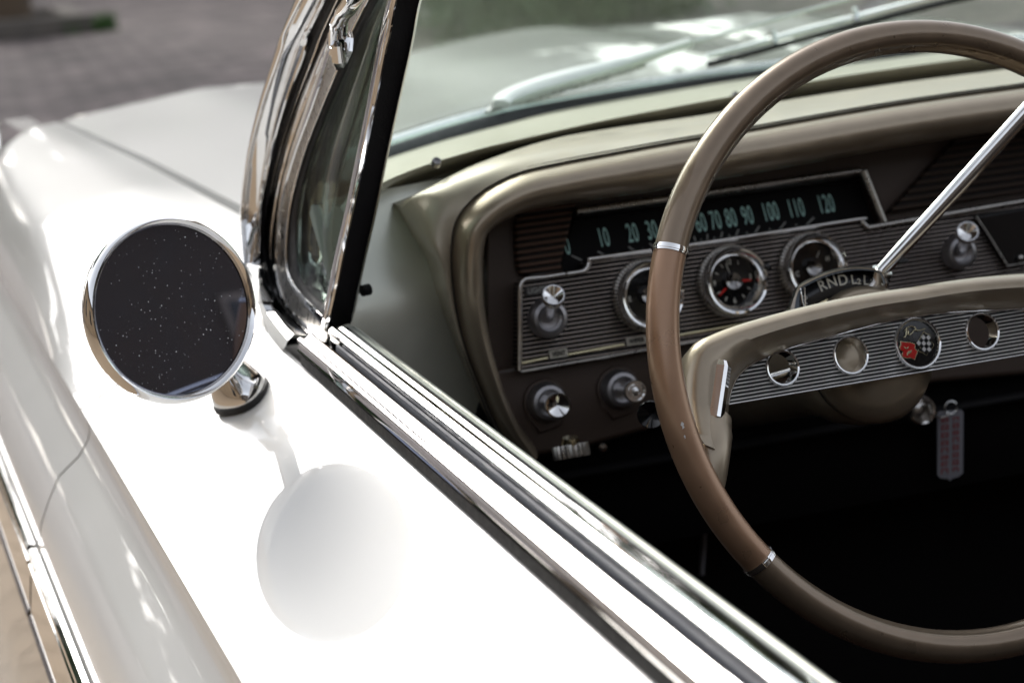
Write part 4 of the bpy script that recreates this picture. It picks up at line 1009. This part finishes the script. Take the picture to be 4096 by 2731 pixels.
# gear indicator: arched clear window in a bright frame, above the column
IF_ = WF.shifted(-.095)
def ip(x, y, o=0): return IF_.hit(x, y, o)
arch = [(1803, 716), (1815, 690), (1828, 660), (1848, 645), (1880, 630), (1920, 617), (1962, 611), (2000, 614), (2028, 622), (2036, 634), (2042, 650)]
inn = [(1842, 706), (1840, 680), (1846, 664), (1865, 652), (1895, 638), (1930, 628), (1965, 622), (1998, 623), (2018, 628), (2025, 640), (2028, 652)]
ind = skin('gear_indicator', [[ip(x, y, -.02) for x, y in arch], [ip(x, y, 0) for x, y in arch], [ip(*[a+(b-a)*.3 for a, b in zip(p, q)], .004) for p, q in zip(arch, inn)], [ip(*[a+(b-a)*.55 for a, b in zip(p, q)], .0035) for p, q in zip(arch, inn)]], chrome_s, car, n=40)
skin('indicator_rim', [[ip(*[a+(b-a)*.5 for a, b in zip(p, q)], .003) for p, q in zip(arch, inn)], [ip(*[a+(b-a)*.85 for a, b in zip(p, q)], .004) for p, q in zip(arch, inn)], [ip(x, y, 0) for x, y in inn], [ip(x, y, -.008) for x, y in inn]], mat('smoked_plastic', (.05, .06, .07), .15, .3), ind, n=40)
low_i = [(1846, 712), (1856, 700), (1872, 688), (1892, 676), (1916, 668), (1946, 662), (1976, 658), (2000, 656), (2016, 655), (2024, 655), (2030, 655)]
mb = MB(); mb.loft([spline([ip(x, y, -.006) for x, y in inn], 30), spline([ip(x, y+14, -.006) for x, y in low_i], 30)]); mb.build('indicator_window', mat('dark_dial', (.018, .018, .02), .25), ind, solid=.001)
for s_, x, y, r_, h in (('P', 1851, 689, 40, .0066), ('R', 1889, 657, 24, .0074), ('N', 1911, 649, 18, .0074), ('D', 1936, 644, 10, .0074), ('L', 1961, 643, 6, .0066), ('2', 1973, 647, 4, .0040), ('L', 1989, 645, -3, .0066), ('1', 2001, 649, -5, .0040)):
    f = IF_.shifted(-.0048); u, v = f.uv(x, y); text('gear_letter', f.at(u, v), s_, h, dullletter if s_ == 'P' else paleletter, ind, rot=R(r_-8), bold=.0001)
for q in (((1828, 662), (1836, 650), (1833, 690)), ):
    pass
mb = MB(); mb.tube([ip(1838, 662, .003), ip(1842, 690, .003), ip(1848, 712, .003)], .0008, 8, up=WN); mb.tube([ip(1847, 660, .003), ip(1850, 712, .001)], .0006, 8, up=WN); mb.build('indicator_post', chrome, ind)
# shift lever
a_ = WF.hit(2020, 628, -.10); b_ = WF.hit(2352, 262, -.035); c_ = a_.lerp(b_, 1.35)
mb = MB(); pth = spline([a_, a_.lerp(b_, .5), b_, c_], 24); mb.tube(pth, [.0052+.0011*i/23 for i in range(24)], 20); lev = mb.build('shift_lever', chrome, car)
kf2 = Frame(pth[-1], (pth[-1]-pth[0]).normalized()); mb = MB(); mb.lathe(kf2, [(.0066, -.004), (.009, .002), (.0125, .014), (.0125, .026), (.009, .034), (.0001, .036)], 28); mb.build('lever_knob', champ, lev)
mb = MB(); mb.tube([hubc.pt(.01, .035, -.115), hubc.pt(.03, .055, -.105), a_+(b_-a_)*.02], [.011, .009, .0075], 16); mb.build('lever_socket', chrome_s, lev)
mb = MB(); mb.box((0, 0, 0), .008, .003, .012, fr=Frame(a_.lerp(b_, .09)+V((.006, 0, -.003)), WN)); mb.build('lever_notch', rubber, lev, bevel=.001)
# turn signal stalk and knob
s0 = WF.hit(1965, 812, -.115); s1 = WF.hit(1497, 951, -.085)
mb = MB(); mb.tube([s0, s1.lerp(s0, .12)], [.0040, .0034], 14); stalk = mb.build('turn_signal_stalk', chrome, car)
kf = Frame(s1, (s1-s0).normalized()*.4+WN*.6+V((-.25, -.3, 0)), V((1, 0, 0)))
mb = MB(); mb.lathe(kf, [(.004, -.026), (.0052, -.012), (.0092, 0), (.0098, .002), (.0090, .003), (.0001, -.004)], 36); mb.build('stalk_knob', blackg, stalk, smooth=30)
# ignition switch on the lower dash
f = LF.at(*LF.uv(2105, 940), .006); mb = MB(); mb.lathe(f, [(.0125, -.006), (.0125, .004), (.0110, .006), (.0090, .0055), (.0070, .002), (.0045, .004), (.0001, .0045)], 36); ign = mb.build('ignition_switch', chrome_s, car)
mb = MB(); mb.box((0, -.002, .010), .0022, .014, .012, fr=f); mb.build('ignition_key', steel, ign, bevel=.0008)
# ---- brake release under the dash, pedals --------------------------------------
bc = Y(1312, 1036, .24); f = Frame(bc, V((0, -.35, -1)), V((1, 0, 0))); n = 44
mb = MB()
def gear(r, w_): return [f.pt((r*(1-.07*(k % 2)))*math.cos(2*math.pi*k/n), (r*(1-.07*(k % 2)))*math.sin(2*math.pi*k/n)*.6, w_) for k in range(n)]
mb.capped([gear(.0145, .005), gear(.0150, .003), gear(.0150, -.003), gear(.0145, -.005)]); br = mb.build('serrated_knob', steel, car, smooth=20)
mb = MB(); mb.lathe(Frame(bc+V((0, 0, .007)), V((0, 0, 1))), [(.0001, .004), (.006, .004), (.007, 0), (.007, -.004)], 24); mb.build('knob_top', gold, br)
mb = MB(); mb.lathe(Frame(Y(1384, 1027, .25), V((0, -1, 0))), [(.0001, .003), (.003, .002), (.0035, 0)], 16); mb.build('bright_screw', chrome_s, br)
mb = MB(); pth = [Y(1722, 1000, .42), Y(1740, 1080, .42), Y(1762, 1190, .40)]
ribbon(mb, spline(pth, 10), lambda q: .005+.004*q, .003, V((0, -1, 0))); mb.build('pedal_arm', mat('dim_grey_metal', (.45, .44, .48), .5, .2), car)
mb = MB(); ribbon(mb, [Y(1622, 1180, .50), Y(1612, 1320, .48)], lambda q: .004, .002, V((0, -1, 0))); mb.build('pedal_rod', mat('dim_dark_metal', (.30, .30, .33), .5, .2), car)

# ---- cabin shell -----------------------------------------------------------------
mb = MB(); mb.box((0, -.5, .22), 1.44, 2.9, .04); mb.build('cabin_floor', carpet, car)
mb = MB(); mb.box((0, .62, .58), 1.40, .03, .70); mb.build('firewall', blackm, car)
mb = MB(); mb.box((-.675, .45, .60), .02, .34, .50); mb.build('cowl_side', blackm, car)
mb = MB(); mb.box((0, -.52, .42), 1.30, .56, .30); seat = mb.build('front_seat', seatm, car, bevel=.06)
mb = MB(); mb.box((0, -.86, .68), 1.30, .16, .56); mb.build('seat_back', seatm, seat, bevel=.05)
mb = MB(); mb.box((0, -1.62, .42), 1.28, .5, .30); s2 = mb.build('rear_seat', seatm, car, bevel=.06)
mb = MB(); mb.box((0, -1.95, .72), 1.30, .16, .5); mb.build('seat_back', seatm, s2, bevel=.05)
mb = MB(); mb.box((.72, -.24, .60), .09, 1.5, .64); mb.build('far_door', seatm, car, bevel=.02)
mb = MB(); mb.box((.80, -.1, .58), .12, 4.6, .62); mb.build('far_side', white, car, bevel=.04)
# windscreen header (open car, top folded)
mb = MB(); mb.loft([[V((p.x*.945+0, p.y-WSK*.37+a, 1.37+b)) for p in base] for a, b in ((0, -.012), (.012, 0), (0, .018), (-.03, .018), (-.04, 0), (-.02, -.015), (0, -.012))]); mb.build('windscreen_header', chrome, car)
mb = MB(); mb.box((0, -2.35, .60), 1.6, .75, .6); mb.build('boot', white, car, bevel=.08)
pa = spline([V((.715, .36, .93)), V((.712, .40, .99)), V((.70, .36, 1.08)), V((.69, .24, 1.2)), V((.67, .1, 1.36))], 14); mb = MB(); mb.tube(pa, .022, 12); mb.build('far_pillar', chrome, car)

hood['label'] = 'white bonnet seen partly through the windscreen'
mirror['label'] = 'round chrome door mirror with dusty dark glass'
wheel['label'] = 'bronze and champagne steering wheel with chrome bands'
spd['label'] = 'strip speedometer numbered 10 to 120'
# =================================================================== KEY TAG
tf = Frame(Y(2183, 1020, .285), V((-.12, -1, .05)), V((1, 0, 0)))
tw, th = .0235/1.0, .058
kt = thing('key_tag', 'small grey tag with red print hanging below the ignition switch', 'key tag', tf.pt(0, -th/2))
rr = .003; o = [(-tw/2+.002, th/2), (tw/2-.002, th/2), (tw/2, th/2-.002), (tw/2, -th/2+.003), (tw/2-.004, -th/2), (.002, -th/2-.001), (0, -th/2-.003), (-.002, -th/2-.001), (-tw/2+.003, -th/2), (-tw/2, -th/2+.003), (-tw/2, th/2-.002)]
TR = Frame(tf.o, tf.n, tf.u*math.cos(R(-3))+tf.v*math.sin(R(-3)))
shape('tag_body', TR, o, mat('grey_card', (.20, .20, .22), .4), kt, depth=.0015, bevel=.0002)
mb = MB(); rg = random.Random(9); tfp = TR.shifted(.0004)
for cx_, sc2 in ((-.0052, 1.0), (.0048, .8)):
    yv = th/2-.006
    while yv > -th/2+.006:
        hgt = rg.uniform(.0035, .0055); mb.box((cx_, yv, 0), .0066*sc2, .0009, .0003, fr=tfp); mb.box((cx_-.0028*sc2, yv-hgt*.4, 0), .0010, hgt*.8, .0003, fr=tfp)
        if rg.random() < .7: mb.box((cx_+.0026*sc2, yv-hgt*.4, 0), .0010, hgt*.7, .0003, fr=tfp)
        if rg.random() < .6: mb.box((cx_, yv-hgt*.55, .0001), .0050*sc2, .0009, .0003, fr=tfp)
        yv -= hgt+.0016
mb.build('tag_print', mat('dull_red_print', (.22, .02, .02), .6), kt)
mb = MB(); kp = LF.pt(*LF.uv(2105, 940), .018); mb.tube(spline([kp, (kp+TR.pt(0, th/2))/2+V((0, 0, -.006)), TR.pt(0, th/2-.002)], 12), .0007, 8); mb.build('tag_cord', steel, kt)
mb = MB(); rc = TR.pt(0, th/2+.003, .0005); mb.tube([rc+TR.u*.0055*math.cos(a)+TR.v*.0055*math.sin(a) for a in [R(k*15) for k in range(25)]], .0006, 8, up=TR.n); mb.build('split_ring', chrome, kt)

# =================================================================== SURROUNDINGS
# far upper left: kerbed bed with a tree; another bed seen through the glass
b0 = Z(45, 88, 0); bed((b0.x-1.1, b0.y+.6), 3.4, 1.4, .16, 'low stone bed at the foot of the near street tree')
tree((-6.2, 9.5, 0), 8.5, 3.4, 'leafy street tree near the front left of the car', 21, n=5200, leaf=.20, trunk=.22)
tree((b0.x-.1, b0.y+.5, .0), 6.5, 2.4, 'street tree whose trunk base shows at the top left corner', 3, n=1800, trunk=.28)
grass((b0.x+.55, b0.y+.0, .0), .5, .4, 500, .16, 'short tuft of grass beside the stone bed')
hb0 = Z(1100, 96, 0); hb1 = Z(1620, 36, 0); rng = random.Random(5); mbh = MB()  # leaf mass added to give the dark patch beyond the bonnet
for i in range(9000):
    f = rng.random(); p = hb0.lerp(hb1, f)+V((rng.uniform(-.35, .35), rng.uniform(0, 1.6), rng.random()**.8*1.5*(.8+.2*math.sin(f*30)))); a = V((rng.gauss(0, 1), rng.gauss(0, 1), rng.gauss(0, 1))).normalized(); b = a.orthogonal().normalized(); s2 = rng.uniform(.04, .09)
    mbh.add([p-a*s2, p+b*s2*.6, p+a*s2, p-b*s2*.6], [[0, 1, 2, 3]])
tag(mbh.build('stand_in_hedge', leafm), 'low leafy mass added in place of dark ground seen through the windscreen', 'stand_in_hedge')
b3 = Z(1000, 10, 0); bed((b3.x+2.2, b3.y+.3), 2.2, 1.3, .14, 'pale stone bed seen through the windscreen')
grass((b3.x+.3, b3.y-.5, .0), .5, .35, 500, .30, 'tuft of green grass seen through the windscreen')
for (x, y, h, r_, sd_, lb) in ((-15, 31, 9.6, 4.2, 10, 'broad tree ahead, farthest to the left of the car'), (-8.5, 33, 8.6, 3.9, 11, 'broad tree ahead, left of the car bonnet'), (-2, 32, 6.6, 3.6, 12, 'broad tree straight ahead of the car'),
                            (4.5, 34, 9.6, 3.8, 13, 'taller tree ahead, slightly right of the bonnet'), (10, 31, 13.5, 4.6, 14, 'tallest tree ahead, right of the car bonnet'), (18, 31, 7.6, 4.0, 15, 'taller tree ahead, farthest to the right of the car')):
    tree((x, y, 0), h, r_, lb, sd_, n=4600, leaf=.36, trunk=.3, bushy=True)
# unseen dark house, added behind the car to cut rear light and darken reflections
bh = thing('house', 'dark brown brick house added unseen behind the car to cut the rear light', 'house', (0, -9.5, 0))
mb = MB(); mb.box((.5, -9.5, 1.95), 22, 3, 3.9); mb.build('wall', mat('dark_brown_brick', (.032, .025, .021), .85, noise=(2, .25), bump=(25, .5, .01)), bh)
mb = MB(); mb.box((.5, -9.5, 4.05), 22.8, 3.8, .28); mb.build('roof', bark, bh)
for wx in (-8, -4.5, -1, 2.5, 6, 9.5):
    for wz in (1.9,):
        mb = MB(); mb.box((wx, -7.99, wz), 1.3, .10, 1.7); wf = mb.build('window', stone, bh); mb = MB(); mb.box((wx, -7.935, wz), 1.1, .02, 1.5); mb.build('pane', blackg, wf)
# tan house front across the pavement on the left
hx = -6.5
house = thing('house', 'tan rendered house front across the pavement', 'house', (hx-1.5, -1, 0))
mb = MB(); mb.box((hx-1.5, -1, 1.6), 3, 16, 3.2); mb.build('wall', tanwall, house)
mb = MB(); mb.box((hx-1.5, -1, 3.3), 3.5, 16.6, .2); mb.build('roof', bark, house)
for wy in (-6, -2, 2, 5):
    mb = MB(); mb.box((hx+.01, wy, 1.7), .08, 1.2, 1.4); wf = mb.build('window', stone, house); mb = MB(); mb.box((hx+.055, wy, 1.7), .02, 1.0, 1.2); mb.build('pane', blackg, wf)
